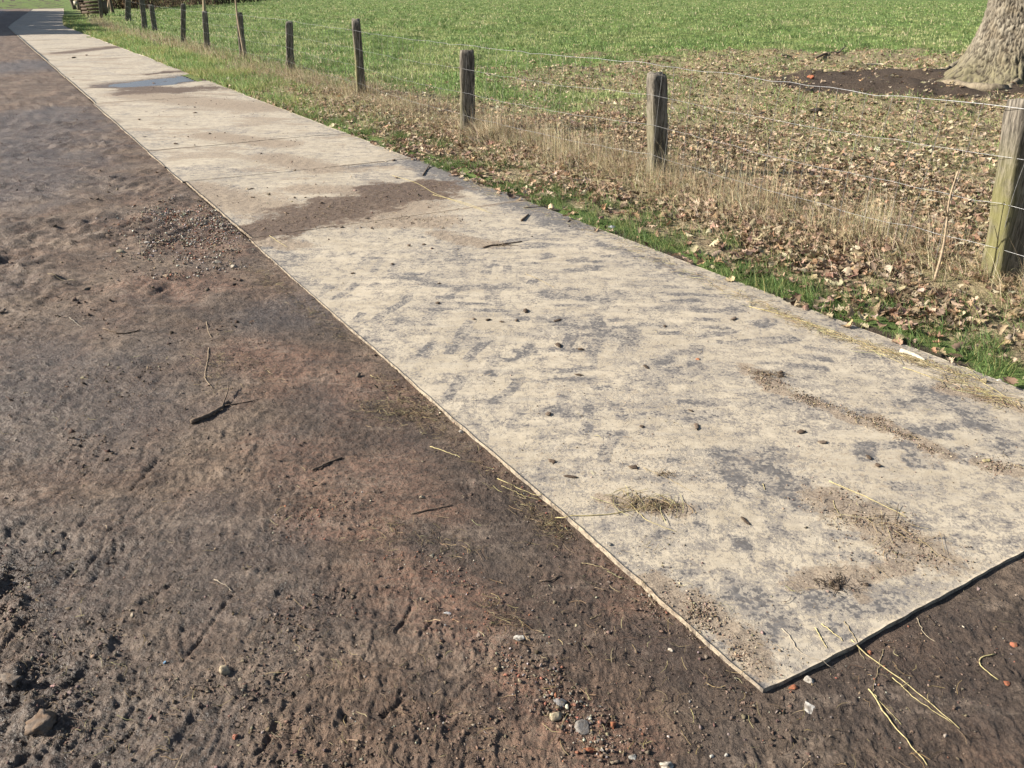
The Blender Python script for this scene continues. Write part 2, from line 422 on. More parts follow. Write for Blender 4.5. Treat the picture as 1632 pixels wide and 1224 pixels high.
M_leaf = mat_tint('dead oak leaf', .7, .3, .22, 0, .3)
M_stone = mat_tint('rubble', .9, .2, 0, 170, .4)
M_wood = mat_wood(); M_bark = mat_bark()
M_wire = mat_plain('galvanised wire', (.2, .2, .205), (.36, .36, .36), 80, .42, .5, .55, 0)
M_twig = mat_plain('dark twig bark', (.06, .042, .03), (.18, .135, .1), 90, .85, .2, 0, .6, .004)
M_pale = mat_plain('peeled pale stick', (.36, .32, .24), (.52, .47, .37), 50, .6, .4)
M_stem = mat_plain('dead pale stem', (.24, .18, .12), (.42, .33, .23), 60, .8, .2)

def ground_attr_mud(x, y):
    n, t = nt(x, y)
    wet = sst(.2, -1.3, n+.55*fbm(x, y, .9, 60, 3))*.9
    for p, q, w in [((130, 640), (60, 600), .5), ((150, 900), (60, 880), .3), ((60, 1150), (200, 1180), .3), ((470, 490), (420, 500), .25), ((300, 860), (450, 950), .25), ((10, 300), (60, 180), .8), ((0, 110), (60, 100), 1.2)]:
        wet = np.maximum(wet, .8*np.clip(capsule(x, y, p, q, w)+.5*fbm(x, y, 3, 61, 3), 0, 1))
    red = .22*sst(.1, .7, fbm(x, y, 1.0, 62, 3))*sst(-1.5, 0, n)
    for p, q, w in [((420, 560), (560, 640), .3), ((520, 720), (640, 760), .3), ((640, 880), (760, 990), .2), ((940, 900), (1060, 1000), .16), ((280, 340), (350, 380), .35), ((820, 1080), (980, 1180), .14), ((500, 820), (560, 840), .15), ((330, 450), (240, 450), .25)]:
        red = np.maximum(red, np.clip(.85*capsule(x, y, p, q, w)+.6*fbm(x, y, 4, 63, 3)-.1, 0, .85))
    dark = .5*sst(.15, .6, fbm(x, y, 1.4, 64, 3))
    for p, q, w in [((700, 720), (900, 900), .12), ((900, 960), (1220, 1120), .2), ((1350, 1120), (1632, 980), .4), ((480, 650), (600, 700), .2), ((380, 500), (520, 520), .25), ((800, 800), (880, 850), .15), ((600, 640), (860, 820), .07), ((1220, 1110), (1632, 920), .05), ((700, 850), (1000, 1000), .12)]:
        dark = np.maximum(dark, np.clip(.8*capsule(x, y, p, q, w)+.5*fbm(x, y, 5, 65, 3), 0, 1))
    return dict(wet=wet, red=red, dark=dark)
def ground_attr_mead(x, y):
    n, t = nt(x, y); L = litter(x, y)
    d = np.hypot((x-7.5)*.8, (y-16.3)*.85)
    soil = sst(2.9, 1.5, d+.5*fbm(x, y, 1, 66, 2))
    soil = np.maximum(soil, .8*sst(.25, .0, n-N1)*sst(.1, .5, fbm(x, y, 1.5, 67, 2)+.2))
    dry = sst(.75, .2, np.abs(n-5.15+.25*fbm(x, y, .5, 68, 2)))*.9
    return dict(litter=L, soil=soil, dry=dry)

# ------------------------------------------------------------------ ground: one polar sheet, split along the hidden edge under the mats
def build_ground():
    az = np.concatenate([np.arange(-180, -44, 2.0), np.arange(-44, 45, .14), np.arange(45, 180.1, 2.5)])
    az[-1] = 180.0
    r = np.concatenate([[.02, .2, .4, .6, .75], np.exp(np.arange(math.log(.85), math.log(13), .0038)), np.exp(np.arange(math.log(13.1), math.log(130), .013)), np.exp(np.linspace(math.log(135), math.log(900), 14))])
    A, Rr = np.meshgrid(np.radians(az), r)
    x = (Rr*np.sin(A)).ravel(); y = (Rr*np.cos(A)).ravel()
    n, t = nt(x, y)
    Fq = grid_faces(len(r), len(az))
    cx = x[Fq].mean(1); cy = y[Fq].mean(1); cn, ct = nt(cx, cy)
    md = is_mead(cn, ct)
    for name, sel, zf, af, mat in (('dirt_track', ~md, zmud, ground_attr_mud, M_mud), ('meadow', md, zmead, ground_attr_mead, M_mead)):
        f = Fq[sel]; used, inv = np.unique(f.ravel(), return_inverse=True)
        xx, yy = x[used], y[used]
        me = mesh_np(name, np.stack([xx, yy, zf(xx, yy)], 1), inv.reshape(-1, 4)[:, ::-1], af(xx, yy), smooth=True)
        tag(link(name, me, mat), kind='structure')
build_ground()

# ------------------------------------------------------------------ mats
MAT_LABEL = ['nearest pale dust-caked road mat with dark tyre-tread smears and the free front corner',
 'road mat crossed by the wide dark wet mud patch, second from the near end',
 'third road mat from the near end, pale and dry with a few dark clods',
 'fourth road mat from the near end, pale with a thin crust of dried mud']
ORD = ['fifth', 'sixth', 'seventh', 'eighth', 'ninth', 'tenth', 'eleventh', 'twelfth', 'thirteenth', 'fourteenth', 'fifteenth', 'sixteenth', 'seventeenth', 'eighteenth', 'nineteenth', 'twentieth']
def build_mats():
    for i in range(len(SEAMS)-1):
        t0, t1 = SEAMS[i]+(.0015 if i else 0), SEAMS[i+1]-.0015
        st = [.0085, .016, .02, .025][i] if i < 4 else (.035 if t0 < 20 else .09)
        a = int((N1-N0)/st)+1; b = int((t1-t0)/st)+1
        n, t = np.meshgrid(np.linspace(N0, N1, a), np.linspace(t0, t1, b), indexing='ij')
        rr = np.random.default_rng(100+i)
        dn = rr.uniform(-.022, .022) if i else 0; skew = rr.uniform(-.003, .003) if i else 0
        fe = sst(.12, 0, n-N0)+sst(.12, 0, N1-n)
        nn = n+dn+skew*(t-t0)+fe*.006*perlin(t*1.3, t*0+i*3.3, 70)+fe*.003*perlin(t*9, t*0+i*3.3, 71)
        ft = sst(.1, 0, t-t0)
        tt = t+ft*(.006*perlin(n*2.5, n*0+i*7.7, 72)+.003*perlin(n*14, n*0+i, 73))
        # worn front corner
        if i == 0:
            cut = sst(.09, 0, (n-N0)+(t-t0)); tt = tt+.008*cut; nn = nn+.004*cut
        x, y = xy(nn.ravel(), tt.ravel())
        z = zmat(x, y)
        edge_lift = .002*sst(.12, 0, tt.ravel()-t0)*(i > 0)
        z = z+edge_lift
        V = np.stack([x, y, z], 1)
        idx = np.arange(a*b).reshape(a, b)
        top = grid_faces(a, b)
        peri = np.concatenate([idx[:, 0], idx[-1, 1:], idx[-2::-1, -1], idx[0, -2:0:-1]])
        P = len(peri)
        v2 = V[peri].copy(); v1 = V[peri].copy(); v1[:, 2] -= .002
        cen = np.array([x.mean(), y.mean()])
        v2[:, 2] -= .022
        base = a*b; j = np.arange(P); j2 = (j+1) % P
        s1 = np.stack([peri[j], base+j, base+j2, peri[j2]], 1)
        s2 = np.stack([base+j, base+P+j, base+P+j2, base+j2], 1)
        VV = np.concatenate([V, v1, v2])
        X, Y = VV[:, 0], VV[:, 1]
        wx = X+.03*fbm(X, Y, 6, 80, 2)+.2*fbm(X, Y, 2.6, 78, 3); wy = Y+.03*fbm(X, Y, 6, 81, 2)+.22*fbm(X, Y, 2.6, 79, 3)
        wet = strokes(wx, wy, WET); wx = X+.04*fbm(X, Y, 6, 80, 3); wy = Y+.05*fbm(X, Y, 6, 81, 3); mid = strokes(wx, wy, MID); bare = strokes(wx, wy, BARE)*.8
        n_, t_ = nt(X, Y)
        # tread smears wiped into the dust: bars slanting both ways, broken up
        brk = (.35+.65*sst(-.25, .2, fbm(X, Y, 2.2, 82, 3)))*sst(6.2, 4.2, t_)*sst(.95, 1.15, t_)
        wip = 0
        for (azb, per, c, hw, sd) in ((14, .125, 1.75, .46, 83), (93, .105, 2.2, .55, 84), (10, .16, 2.45, .4, 85), (97, .12, 2.95, .5, 86), (60, .2, 3.1, .4, 184)):
            a2, b2 = rot(X, Y, azb)
            ph = b2/per+.35*perlin(a2*3, b2*3, sd+5); row = np.floor(ph)
            u = np.abs((ph % 1)-.5)*2
            seg = perlin(a2*3.2+row*5.17, row*1.37, sd)
            wip = np.maximum(wip, sst(.55, .42, u)*sst(.02, .12, seg)*sst(hw, hw*.6, np.abs(n_-c)))
        bare = np.maximum(bare, wip*brk*(.78+.42*sst(-.3, .4, fbm(X, Y, 5, 94, 3))))
        rim = sst(.38, .22, N1-n_+.08*fbm(X, Y, 2, 87, 3))*sst(4.4, 5.2, t_)*sst(8.3, 8.0, t_)*1.15+sst(.2, .06, N1-n_+.05*fbm(X, Y, 2, 87, 2))*.4
        bare = np.maximum(bare, rim)
        bare = np.maximum(bare, .42*sst(.05, .6, fbm(X, Y, 1.3, 88, 4)))
        bare = np.maximum(bare, .5*sst(.16, .03, n_-N0+.05*fbm(X, Y, 3, 89, 2))*sst(0, .3, fbm(X, Y, 1.7, 90, 2)))
        seam = sst(.10, .0, np.abs(t_-SEAMS[i+1])+.03*fbm(X, Y, 5, 91, 2))+(sst(.08, 0, np.abs(t_-SEAMS[i])) if i else 0)
        mid = np.maximum(mid, .85*seam*sst(-.2, .25, fbm(X, Y, 1.5, 92, 2)))
        mid = np.maximum(mid, (.42+.36*(i > 0))*sst(.05, .5, fbm(X*.7, Y*1.4, 1.5, 93, 4)))
        pm = pudmask(X, Y)
        wet = np.maximum(wet, np.clip(pm*1.2, 0, 1)*.8)
        side = np.zeros(len(VV)); side[base:] = 1
        damp = np.clip(pm*1.5+wet*.25, 0, 1)
        me = mesh_np('road_mat', VV, [top, s1, s2], dict(mud=wet, mid=mid, bare=bare, side=side, damp=damp), smooth=False)
        sm = np.zeros(len(me.polygons), bool); sm[:len(top)] = True; me.polygons.foreach_set('use_smooth', sm)
        if i < 4: lab = MAT_LABEL[i]
        elif i < 5+len(ORD)-1: lab = ORD[i-4]+' road mat from the near end of the dusty row'
        else: lab = 'small far road mat in the curving far end of the row, past the twentieth'
        if 14.6 < t0 < 14.8: lab = 'fifth road mat from the near end, holding the bluish puddle'
        tag(link('road_mat', me, M_top), lab, 'road mat', 'road mats laid end to end')
build_mats()
def build_puddle():
    x0, y0 = at(255, 130)[:2]
    g = np.linspace(-1, 1, 90)
    gx, gy = np.meshgrid(g*1.6, g*1.2, indexing='ij'); X = (x0+gx).ravel(); Y = (y0+gy).ravel()
    lev = float(np.min(zmat(np.linspace(at(205, 132)[0], at(312, 123)[0], 40), np.linspace(at(205, 132)[1], at(312, 123)[1], 40))))+.011
    f = grid_faces(90, 90)
    keep = (pudmask(X, Y)+.35*fbm(X, Y, 2.2, 95, 3))[f].mean(1) > .68
    f = f[keep]; used, inv = np.unique(f.ravel(), return_inverse=True)
    k = NT('puddle water')
    m = k.done((.06, .05, .07), .22, k.bump(k.noise(9, 3, .5), .12, .01), .3)
    me = mesh_np('puddle', np.stack([X[used], Y[used], np.full(len(used), lev)], 1), inv.reshape(-1, 4), smooth=True)
    tag(link('puddle', me, m), kind='structure')
build_puddle()

# ------------------------------------------------------------------ scattered ground cover
def blades(P, h, w, az, lean, colr, seg=3, curl=.6):
    """grass blades as narrow strips bending over; P (n,3)"""
    n = len(P); dx, dy = np.sin(az), np.cos(az); sx, sy = np.cos(az+1.1), -np.sin(az+1.1)
    vs = []
    for k in range(seg+1):
        s = k/seg; ang = lean*(s**(1+curl))
        rad = h*s*np.sin(lean*(.35+.65*s)); up = h*s*np.cos(lean*(.35+.65*s))
        c = np.stack([P[:, 0]+dx*rad, P[:, 1]+dy*rad, P[:, 2]+up], 1)
        if k < seg:
            ww = w*(1-.75*s)*.5
            o = np.stack([sx*ww, sy*ww, ww*0], 1); vs += [c-o, c+o]
        else: vs.append(c)
    V = np.stack(vs, 1); k = V.shape[1]
    base = (np.arange(n)*k)[:, None]
    q = [base+np.array([[2*i, 2*i+1, 2*i+3, 2*i+2]]) for i in range(seg-1)]
    t = base+np.array([[2*seg-2, 2*seg-1, 2*seg]])
    fs = ([np.concatenate(q)] if q else [])+[t]
    return V.reshape(-1, 3), fs, np.repeat(colr, k, 0)
def pal(n, cols, jit=.15, p=None):
    p = None if p is None else np.array(p)/np.sum(p)
    c = np.array(cols)[rng.choice(len(cols), n, p=p)]
    return np.clip(c*(1+jit*rng.standard_normal((n, 1)))*(1+.06*rng.standard_normal((n, 3))), .01, .9)
GREEN = [(.14, .235, .062), (.19, .305, .09), (.26, .37, .12), (.33, .40, .15), (.105, .175, .048)]
DRYC = [(.48, .39, .235), (.56, .47, .3), (.4, .305, .18), (.62, .54, .36), (.26, .19, .115)]
LEAFC = [(.40, .31, .20), (.48, .385, .255), (.31, .225, .14), (.55, .46, .33), (.17, .12, .078), (.44, .30, .19), (.10, .07, .048)]
LEAFP = [.22, .2, .2, .13, .1, .1, .05]

def nt_points(n, n0, n1, t0, t1):
    a = rng.uniform(n0, n1, n); b = rng.uniform(t0, t1, n); x, y = xy(a, b); return x, y, a, b
def lift(x, y): return np.stack([x, y, zsurf(x, y)], 1)

parts = []
# green tufts on the verge
x, y, a, b = nt_points(190000, N1-.02, 5.0, .6, 12)
d = sst(-.05, .35, fbm(x, y, 1.6, 110, 3))*sst(4.75, 3.75, a)
d = np.maximum(d, .6*sst(.55, .1, np.abs(a-3.95+.15*fbm(x, y, 1, 111, 2)))*sst(-.25, .25, fbm(x, y, 1.9, 112, 3))*sst(1.5, 3, b)*sst(7, 5, b))
k = rng.random(len(x)) < d*.5
x, y, b = x[k], y[k], b[k]; n = len(x)
tuft = .5+.5*sst(-.3, .5, fbm(x, y, 7, 113, 2))
parts.append(blades(lift(x, y), rng.uniform(.05, .13, n)*tuft*1.1, rng.uniform(.0028, .005, n), rng.uniform(0, 6.28, n), rng.uniform(.3, 1.35, n), pal(n, [(.085, .15, .04), (.12, .195, .058), (.17, .24, .08), (.3, .3, .12), (.07, .115, .034)], .2)))
# lush verge further along
x, y, a, b = nt_points(170000, N1-.03, 4.75, 9, 60)
k = rng.random(len(x)) < sst(8, 19, b)*(1-.6*sst(4.0, 4.5, a)*sst(24, 14, b))*(.15+.75*sst(-.3, .3, fbm(x, y, .8, 114, 3)))*np.clip(14/b, .25, 1)
x, y, b = x[k], y[k], b[k]; n = len(x); s = np.clip(b/9, 1, 4.5)
parts.append(blades(lift(x, y), rng.uniform(.05, .13, n)*np.clip(s, 1, 1.5), .005*s, rng.uniform(0, 6.28, n), rng.uniform(.3, 1.2, n), np.where((rng.random(n) < .25+.6*sst(-.1, .4, fbm(x, y, .7, 118, 3)))[:, None], pal(n, [(.36, .36, .14), (.44, .39, .2), (.30, .33, .11)], .2), pal(n, GREEN, .2)), 2))
# sparse green among the leaves behind the fence
x, y, a, b = nt_points(110000, 4.6, 18, 1, 22)
k = (rng.random(len(x)) < .12+.8*sst(-.05, .5, fbm(x, y, .8, 115, 3)+.1))
k &= rng.random(len(x)) > 1.0*sst(2.9, 1.9, np.hypot((x-7.5)*.8, (y-16.3)*.85))
x, y = x[k], y[k]; n = len(x); r = np.hypot(x, y); s = np.clip(r/6, 1, 3)
parts.append(blades(lift(x, y), rng.uniform(.03, .08, n), .004*s, rng.uniform(0, 6.28, n), rng.uniform(.5, 1.4, n), pal(n, GREEN+[(.25, .24, .1)], .2), 2))
# the open meadow
n = 330000
r = np.exp(rng.uniform(math.log(9), math.log(125), n)); az = rng.uniform(R(-33), R(42), n)
x, y = r*np.sin(az), r*np.cos(az); a, b = nt(x, y)
L = litter(x, y)
k = (a > 4.9) & (rng.random(n) > L*.93) & (np.hypot((x-7.5)*.8, (y-16.3)*.85) > 2.4)
x, y, r, a = x[k], y[k], r[k], a[k]; n = len(x)
s = np.clip(r/7, 1, 14); clump = fbm(x, y*.6, .33, 116, 5, .6); cl2 = fbm(x, y*.7, 1.5, 117, 3)
c = pal(n, GREEN[:4], .2)
yel = sst(-.05, .5, clump)[:, None]*.7; c = c*(1-yel)+np.array([.52, .52, .24])*yel
dk = (sst(.1, .5, cl2)*.8)[:, None]; c = c*(1-dk)+np.array([.095, .145, .045])*dk  # dark green blotches painted in as shade of hollows between tufts
drym = (rng.random(n) < .05+.3*sst(.3, .7, fbm(x, y, .25, 119, 3)))[:, None]; c = np.where(drym, np.array([.58, .5, .31]), c)
parts.append(blades(lift(x, y), rng.uniform(.03, .085, n)*np.clip(s, 1, 2.2)*(.55+.9*sst(-.1, .5, cl2)), .0055*s, rng.uniform(0, 6.28, n), rng.uniform(.4, 1.3, n), c, 2))
v, f, c = cat(parts)
tag(link('grass', mesh_np('grass', v, f, col=c), M_grass), 'short green grass of the verge and the open meadow', 'grass', kind='stuff')

# dry standing grass along the fence
parts = []
x, y, a, b = nt_points(95000, 4.1, 6.6, 2, 50)
fx = np.exp(-((a-5.1-.12*fbm(x, y, .7, 120, 2))/.42)**2)
k = rng.random(len(x)) < fx*(.12+.88*sst(-.2, .45, fbm(x, y, 1.1, 121, 3)))*np.clip(15/b, .4, 1)*.62
x, y, b = x[k], y[k], b[k]; n = len(x); s = np.clip(b/8, 1, 4)
hh = rng.gamma(4, .045, n)+.08
parts.append(blades(lift(x, y), np.clip(hh, .08, .5), .0026*s, rng.uniform(0, 6.28, n), np.abs(rng.normal(.45, .45, n)), pal(n, DRYC, .15), 3))
x, y, a, b = nt_points(60000, 4.05, 6.2, 1.5, 20)     # flattened mat of old stems
k = rng.random(len(x)) < np.exp(-((a-5.0)/.55)**2)*.75*(.3+.7*sst(-.3, .3, fbm(x, y, 1.5, 125, 2)))
x, y = x[k], y[k]; n = len(x)
parts.append(blades(lift(x, y)+np.array([0, 0, .01]), rng.uniform(.12, .3, n), np.full(n, .0035), rng.uniform(0, 6.28, n), rng.uniform(1.1, 1.6, n), pal(n, DRYC, .2), 3))
n = 150000                                 # short bleached blades between the leaves
r = np.exp(rng.uniform(math.log(5), math.log(26), n)); az = rng.uniform(R(-20), R(42), n); x, y = r*np.sin(az), r*np.cos(az); a, b = nt(x, y)
k = (a > 4.5) & (rng.random(n) < litter(x, y)*.75*(.4+.6*sst(-.3, .3, fbm(x, y, 1.6, 122, 3)))*(1-sst(2.4, 1.3, np.hypot((x-7.5)*.8, (y-16.3)*.85))))
x, y, r = x[k], y[k], r[k]; n = len(x); s = np.clip(r/6, 1, 3)
parts.append(blades(lift(x, y)+np.array([0, 0, .006]), rng.uniform(.04, .15, n), .0028*s, rng.uniform(0, 6.28, n), rng.uniform(.8, 1.6, n), pal(n, DRYC+[(.3, .3, .12), (.25, .30, .10), (.2, .26, .08), (.3, .34, .13)], .2), 2))
x, y, a, b = nt_points(40000, 4.25, 6.3, 1.5, 9.5)
k = rng.random(len(x)) < np.exp(-((a-5.05-.15*fbm(x, y, .7, 123, 2))/.4)**2)*sst(-.3, .6, fbm(x, y, 1.4, 124, 3))*.7
x, y = x[k], y[k]; n = len(x)
parts.append(blades(lift(x, y), (rng.uniform(.1, .25, n)+.3*rng.random(n)**3)*(.55+.9*sst(-.3, .5, fbm(x, y, 2.6, 126, 2))), np.full(n, .0028), rng.uniform(0, 6.28, n), np.abs(rng.normal(.4, .45, n)), pal(n, [(.50, .41, .25), (.58, .49, .32), (.64, .56, .39), (.40, .31, .18)], .12), 3))
v, f, c = cat(parts)
tag(link('dry_grass', mesh_np('dry_grass', v, f, col=c), M_dry), 'long bleached dead grass standing along the fence line', 'dry grass', kind='stuff')

# leaf shapes
def leaf_shape(seed, rows=9):
    r = np.random.default_rng(seed); V = []
    bx, by, tw = r.uniform(-1.4, 1.8), r.uniform(-.9, 1.3), r.uniform(-.8, .8)
    lob = r.uniform(.25, .5)
    for i in range(rows):
        s = i/(rows-1)
        w = .30*math.sin(math.pi*min(1, s**.75*.97+.03))**.8*(1+lob*(1 if i % 2 else -1)*(.9 if 0 < i < rows-1 else 0))*r.uniform(.85, 1.15)+.012
        for sgn in (-1, -.5, 0, .5, 1):
            xx = sgn*w; yy = s-.5+(.05 if i % 2 else 0)*abs(sgn)
            zz = bx*xx*xx*1.6+by*(yy*yy-.08)*.7+tw*xx*yy+.05*r.standard_normal()*abs(sgn)
            V.append((xx, yy, zz))
    V = np.array(V); V[:, 2] -= V[:, 2].min()*.6
    return V, [grid_faces(rows, 5)]
LEAFS = [leaf_shape(s) for s in range(14)]
def simple_leaf(seed):
    V, f = leaf_shape(seed, 5); V = V.reshape(5, 5, 3)[:, [0, 2, 4]].reshape(-1, 3)
    return V, [grid_faces(5, 3)]
LEAFL = [simple_leaf(s+50) for s in range(8)]
def scatter(shapes, P, size, tilt, cols):
    parts = []; which = rng.integers(0, len(shapes), len(P))
    Rm = rotz(rng.uniform(0, 6.28, len(P))) @ rotx(rng.normal(0, 1, len(P))*tilt) @ rotz(rng.uniform(0, 6.28, len(P)))
    Rm = Rm*size[:, None, None]
    for i, (V, f) in enumerate(shapes):
        k = which == i
        if k.any():
            v, ff = inst(V, f, Rm[k], P[k]); parts.append((v, ff, np.repeat(cols[k], len(V), 0)))
    return cat(parts)
# leaf litter in bulk
parts = []
x, y, a, b = nt_points(16000, N1-.02, 5.8, 9.5, 22)
k = rng.random(len(x)) < sst(22, 11, b)*(.2+.8*sst(-.2, .35, fbm(x, y, 1.1, 133, 3)))*.7
x, y = x[k], y[k]; n = len(x)
parts.append(scatter(LEAFL, lift(x, y)+np.stack([0*x, 0*x, rng.uniform(.002, .03, n)], 1), rng.uniform(.05, .10, n), .42, pal(n, LEAFC, .18, LEAFP)))
x, y, a, b = nt_points(70000, N1-.06, 7.5, .4, 10)
pr = (.35+.65*sst(-.3, .3, fbm(x, y, 1.3, 130, 3)))*(.22+.78*sst(3.7, 4.4, a))*(.45+.55*sst(0, .35, fbm(x, y, .7, 131, 2)+.25*sst(5, 4.2, a)))
pr = np.maximum(pr, capsule(x, y, (1130, 340), (1330, 380), .35)*.8)
k = rng.random(len(x)) < pr*.55
x, y = x[k], y[k]; n = len(x)
P = lift(x, y)+np.stack([0*x, 0*x, rng.uniform(.002, .03, n)], 1)
size = rng.uniform(.035, .085, n); cols = pal(n, [(.36, .26, .17), (.43, .32, .215), (.26, .175, .11), (.5, .4, .28), (.15, .10, .065), (.35, .225, .14), (.085, .06, .04)], .16, LEAFP)
# the 300 nearest lie as single objects
order = np.argsort(np.where((P[:, 0] < 4.3), np.hypot(P[:, 0], P[:, 1]), 99)); first = order[:300]; rest = order[300:]
v = scatter(LEAFS, P[rest], size[rest], .42, cols[rest]); parts.append(v)
n = 62000
r = np.exp(rng.uniform(math.log(5.5), math.log(30), n)); az = rng.uniform(R(-22), R(42), n)
x, y = r*np.sin(az), r*np.cos(az); a, b = nt(x, y)
soil = sst(2.4, 1.3, np.hypot((x-7.5)*.8, (y-16.3)*.85))
k = (a > 5.3) & (rng.random(n) < np.maximum(litter(x, y), .05*(r < 28))*(1-.85*soil)*(.55+.45*sst(-.3, .3, fbm(x, y, 1.2, 132, 2))))
x, y, r = x[k], y[k], r[k]; n = len(x)
P2 = lift(x, y)+np.stack([0*x, 0*x, rng.uniform(.002, .022, n)], 1)
parts.append(scatter(LEAFL, P2, rng.uniform(.04, .085, n)*np.clip(r/14, 1, 1.4), .4, pal(n, LEAFC, .2, LEAFP)))
v, f, c = cat(parts)
tag(link('leaf_litter', mesh_np('leaf_litter', v, f, col=c), M_leaf), 'brown oak leaf litter strewn behind the fence and over the verge', 'leaf litter', kind='stuff')
lm = []
for s in range(14):
    V, f = LEAFS[s]
    for j in range(2):
        c = np.repeat(pal(1, [(.38, .275, .18), (.45, .34, .23), (.28, .19, .12), (.5, .39, .27), (.17, .115, .075), (.37, .235, .15)], .12), len(V), 0); c = c*(1+.15*rng.standard_normal((len(V), 1))*.5)
        lm.append(mesh_np('oak_leaf', V, f, col=c, smooth=True)); lm[-1].materials.append(M_leaf)
for i, q in enumerate(first):
    o = bpy.data.objects.new('oak_leaf', lm[i % len(lm)]); COL.objects.link(o)
    o.location = P[q]; o.scale = (size[q]*1.05,)*3
    o.rotation_euler = (rng.normal(0, .28), rng.normal(0, .28), rng.uniform(0, 6.28))
    tag(o, 'dry curled tan oak leaf fallen on the grassy verge close to the mats', 'leaf', 'fallen oak leaves on the near verge')

# ------------------------------------------------------------------ stones, grit, crumbs
def ico(sub):
    import bmesh
    bm = bmesh.new(); bmesh.ops.create_icosphere(bm, subdivisions=sub, radius=1)
    V = np.array([v.co[:] for v in bm.verts]); f = np.array([[v.index for v in q.verts] for q in bm.faces]); bm.free(); return V, f
ICO = {i: ico(i) for i in (1, 2, 3)}
def rock(seed, sub=2, dims=(1, .8, .6), cuts=9, lump=.12):
    r = np.random.default_rng(seed); V, f = ICO[sub]; V = V.copy()
    for _ in range(cuts):
        d = r.standard_normal(3); d /= np.linalg.norm(d); lim = r.uniform(.42, .8); p = V @ d
        V -= np.outer(np.clip(p-lim, 0, None), d)
    V *= 1+.05*perlin(V[:, 0]*11, V[:, 1]*11+V[:, 2]*9, seed+4)[:, None]+lump*perlin(V[:, 0]*2+seed, V[:, 1]*2+V[:, 2]*3, seed)[:, None]+.4*lump*perlin(V[:, 0]*6, V[:, 1]*6+V[:, 2]*5, seed+1)[:, None]
    return V*np.array(dims)*.5, [f]
GR = [rock(s, 1, (1, .8, .55), 9, .45) for s in range(14)]
OC = np.array([[1,0,0],[-1,0,0],[0,1,0],[0,-1,0],[0,0,1],[0,0,-1]], F8)*.5
OF = np.array([[0,2,4],[2,1,4],[1,3,4],[3,0,4],[2,0,5],[1,2,5],[3,1,5],[0,3,5]])
GT = [(OC*np.array([1, .8, .6])*(1+.45*np.random.default_rng(900+q).standard_normal((6, 1)))+.12*np.random.default_rng(950+q).standard_normal((6, 3)), [OF]) for q in range(16)]
GRC = [(.14, .105, .08), (.2, .155, .115), (.34, .3, .25), (.52, .48, .42), (.26, .115, .075), (.15, .14, .138), (.27, .2, .14), (.09, .065, .05)]
parts = []
def grit(n, fn, smin, smax, p, lift_=.25, colset=GRC, shapes=None):
    x, y, w = fn(n); k = rng.random(len(x)) < w; x, y = x[k], y[k]; m = len(x)
    s = smin*(smax/smin)**(rng.random(m)**2.2)
    Pp = lift(x, y); Pp[:, 2] += s*lift_
    v = scatter(shapes or GR, Pp, s, .5, pal(m, colset, .2, p)); parts.append(v)
def mudpts(n):
    r = np.exp(rng.uniform(math.log(1.1), math.log(14), n)); az = rng.uniform(R(-38), R(38), n); x, y = r*np.sin(az), r*np.cos(az); a, b = nt(x, y)
    ok = ((a < N0-.01) | (b < SEAMS[0]-.02)) & (a < 3.5)
    return x, y, ok*(.25+.75*sst(-.1, .5, fbm(x, y, 1.5, 140, 3)))
grit(17000, mudpts, .0025, .010, [.32, .25, .12, .045, .03, .04, .15, .05])
MUC = [(.13, .095, .072), (.175, .13, .1), (.1, .073, .055), (.21, .165, .13), (.24, .2, .16)]
def mudpts2(n):
    x, y, w = mudpts(n); return x, y, w*(.15+.85*sst(-.1, .4, fbm(x, y, 4, 141, 3)))*(.5+.5*sst(1.2, -.5, nt(x, y)[0]))
grit(110000, mudpts2, .003, .016, [.36, .26, .22, .11, .05], .1, MUC, GT)
def cap_pts(p, q, w):
    def fn(n):
        P0, Q0 = at(*p)[:2], at(*q)[:2]; s = rng.random(n)
        x = P0[0]+(Q0[0]-P0[0])*s+rng.normal(0, w*.55, n); y = P0[1]+(Q0[1]-P0[1])*s+rng.normal(0, w*.55, n)
        a, b = nt(x, y); ok = ((a < N0-.005) | (b < SEAMS[0]-.02))
        return x, y, ok*(.2+.8*sst(-.25, .25, fbm(x, y, 5, 148, 2)))
    return fn
pg = [.2, .2, .16, .08, .1, .12, .14, .04]
grit(6500, cap_pts((285, 328), (345, 380), .40), .007, .028, [.1, .16, .22, .15, .13, .12, .1, .02])
grit(2200, cap_pts((240, 380), (330, 400), .3), .006, .028, [.12, .16, .22, .12, .12, .12, .12, .02])
grit(420, cap_pts((210, 440), (370, 420), .2), .006, .03, pg)
grit(1100, cap_pts((810, 1040), (1010, 1210), .07), .003, .018, [.2, .16, .14, .06, .2, .1, .12, .02])
grit(350, cap_pts((440, 820), (560, 820), .12), .004, .014, [.2, .16, .1, .05, .3, .05, .1, .04])
grit(500, cap_pts((640, 860), (800, 1000), .12), .004, .012, [.2, .16, .1, .05, .28, .07, .1, .04])
grit(900, cap_pts((640, 600), (1100, 1000), .05), .004, .016, [.25, .2, .1, .05, .16, .08, .1, .06])
grit(300, cap_pts((1300, 1100), (1632, 1000), .2), .004, .012, [.2, .16, .14, .1, .2, .06, .1, .04])
grit(2200, cap_pts((0, 900), (60, 1180), .12), .003, .014, [.36, .26, .22, .11, .05], .1, MUC, GT)
def mudfar(n):
    x, y, w = mudpts(n); return x, y, w*sst(2.8, 4.5, np.hypot(x, y))*sst(-.1, .4, fbm(x, y, 2.2, 142, 3))
grit(26000, mudfar, .008, .04, [.36, .26, .22, .11, .05], .1, [(.09, .063, .046), (.13, .095, .07), (.06, .042, .032), (.17, .125, .095), (.22, .175, .135)], GT)
v, f, c = cat(parts)
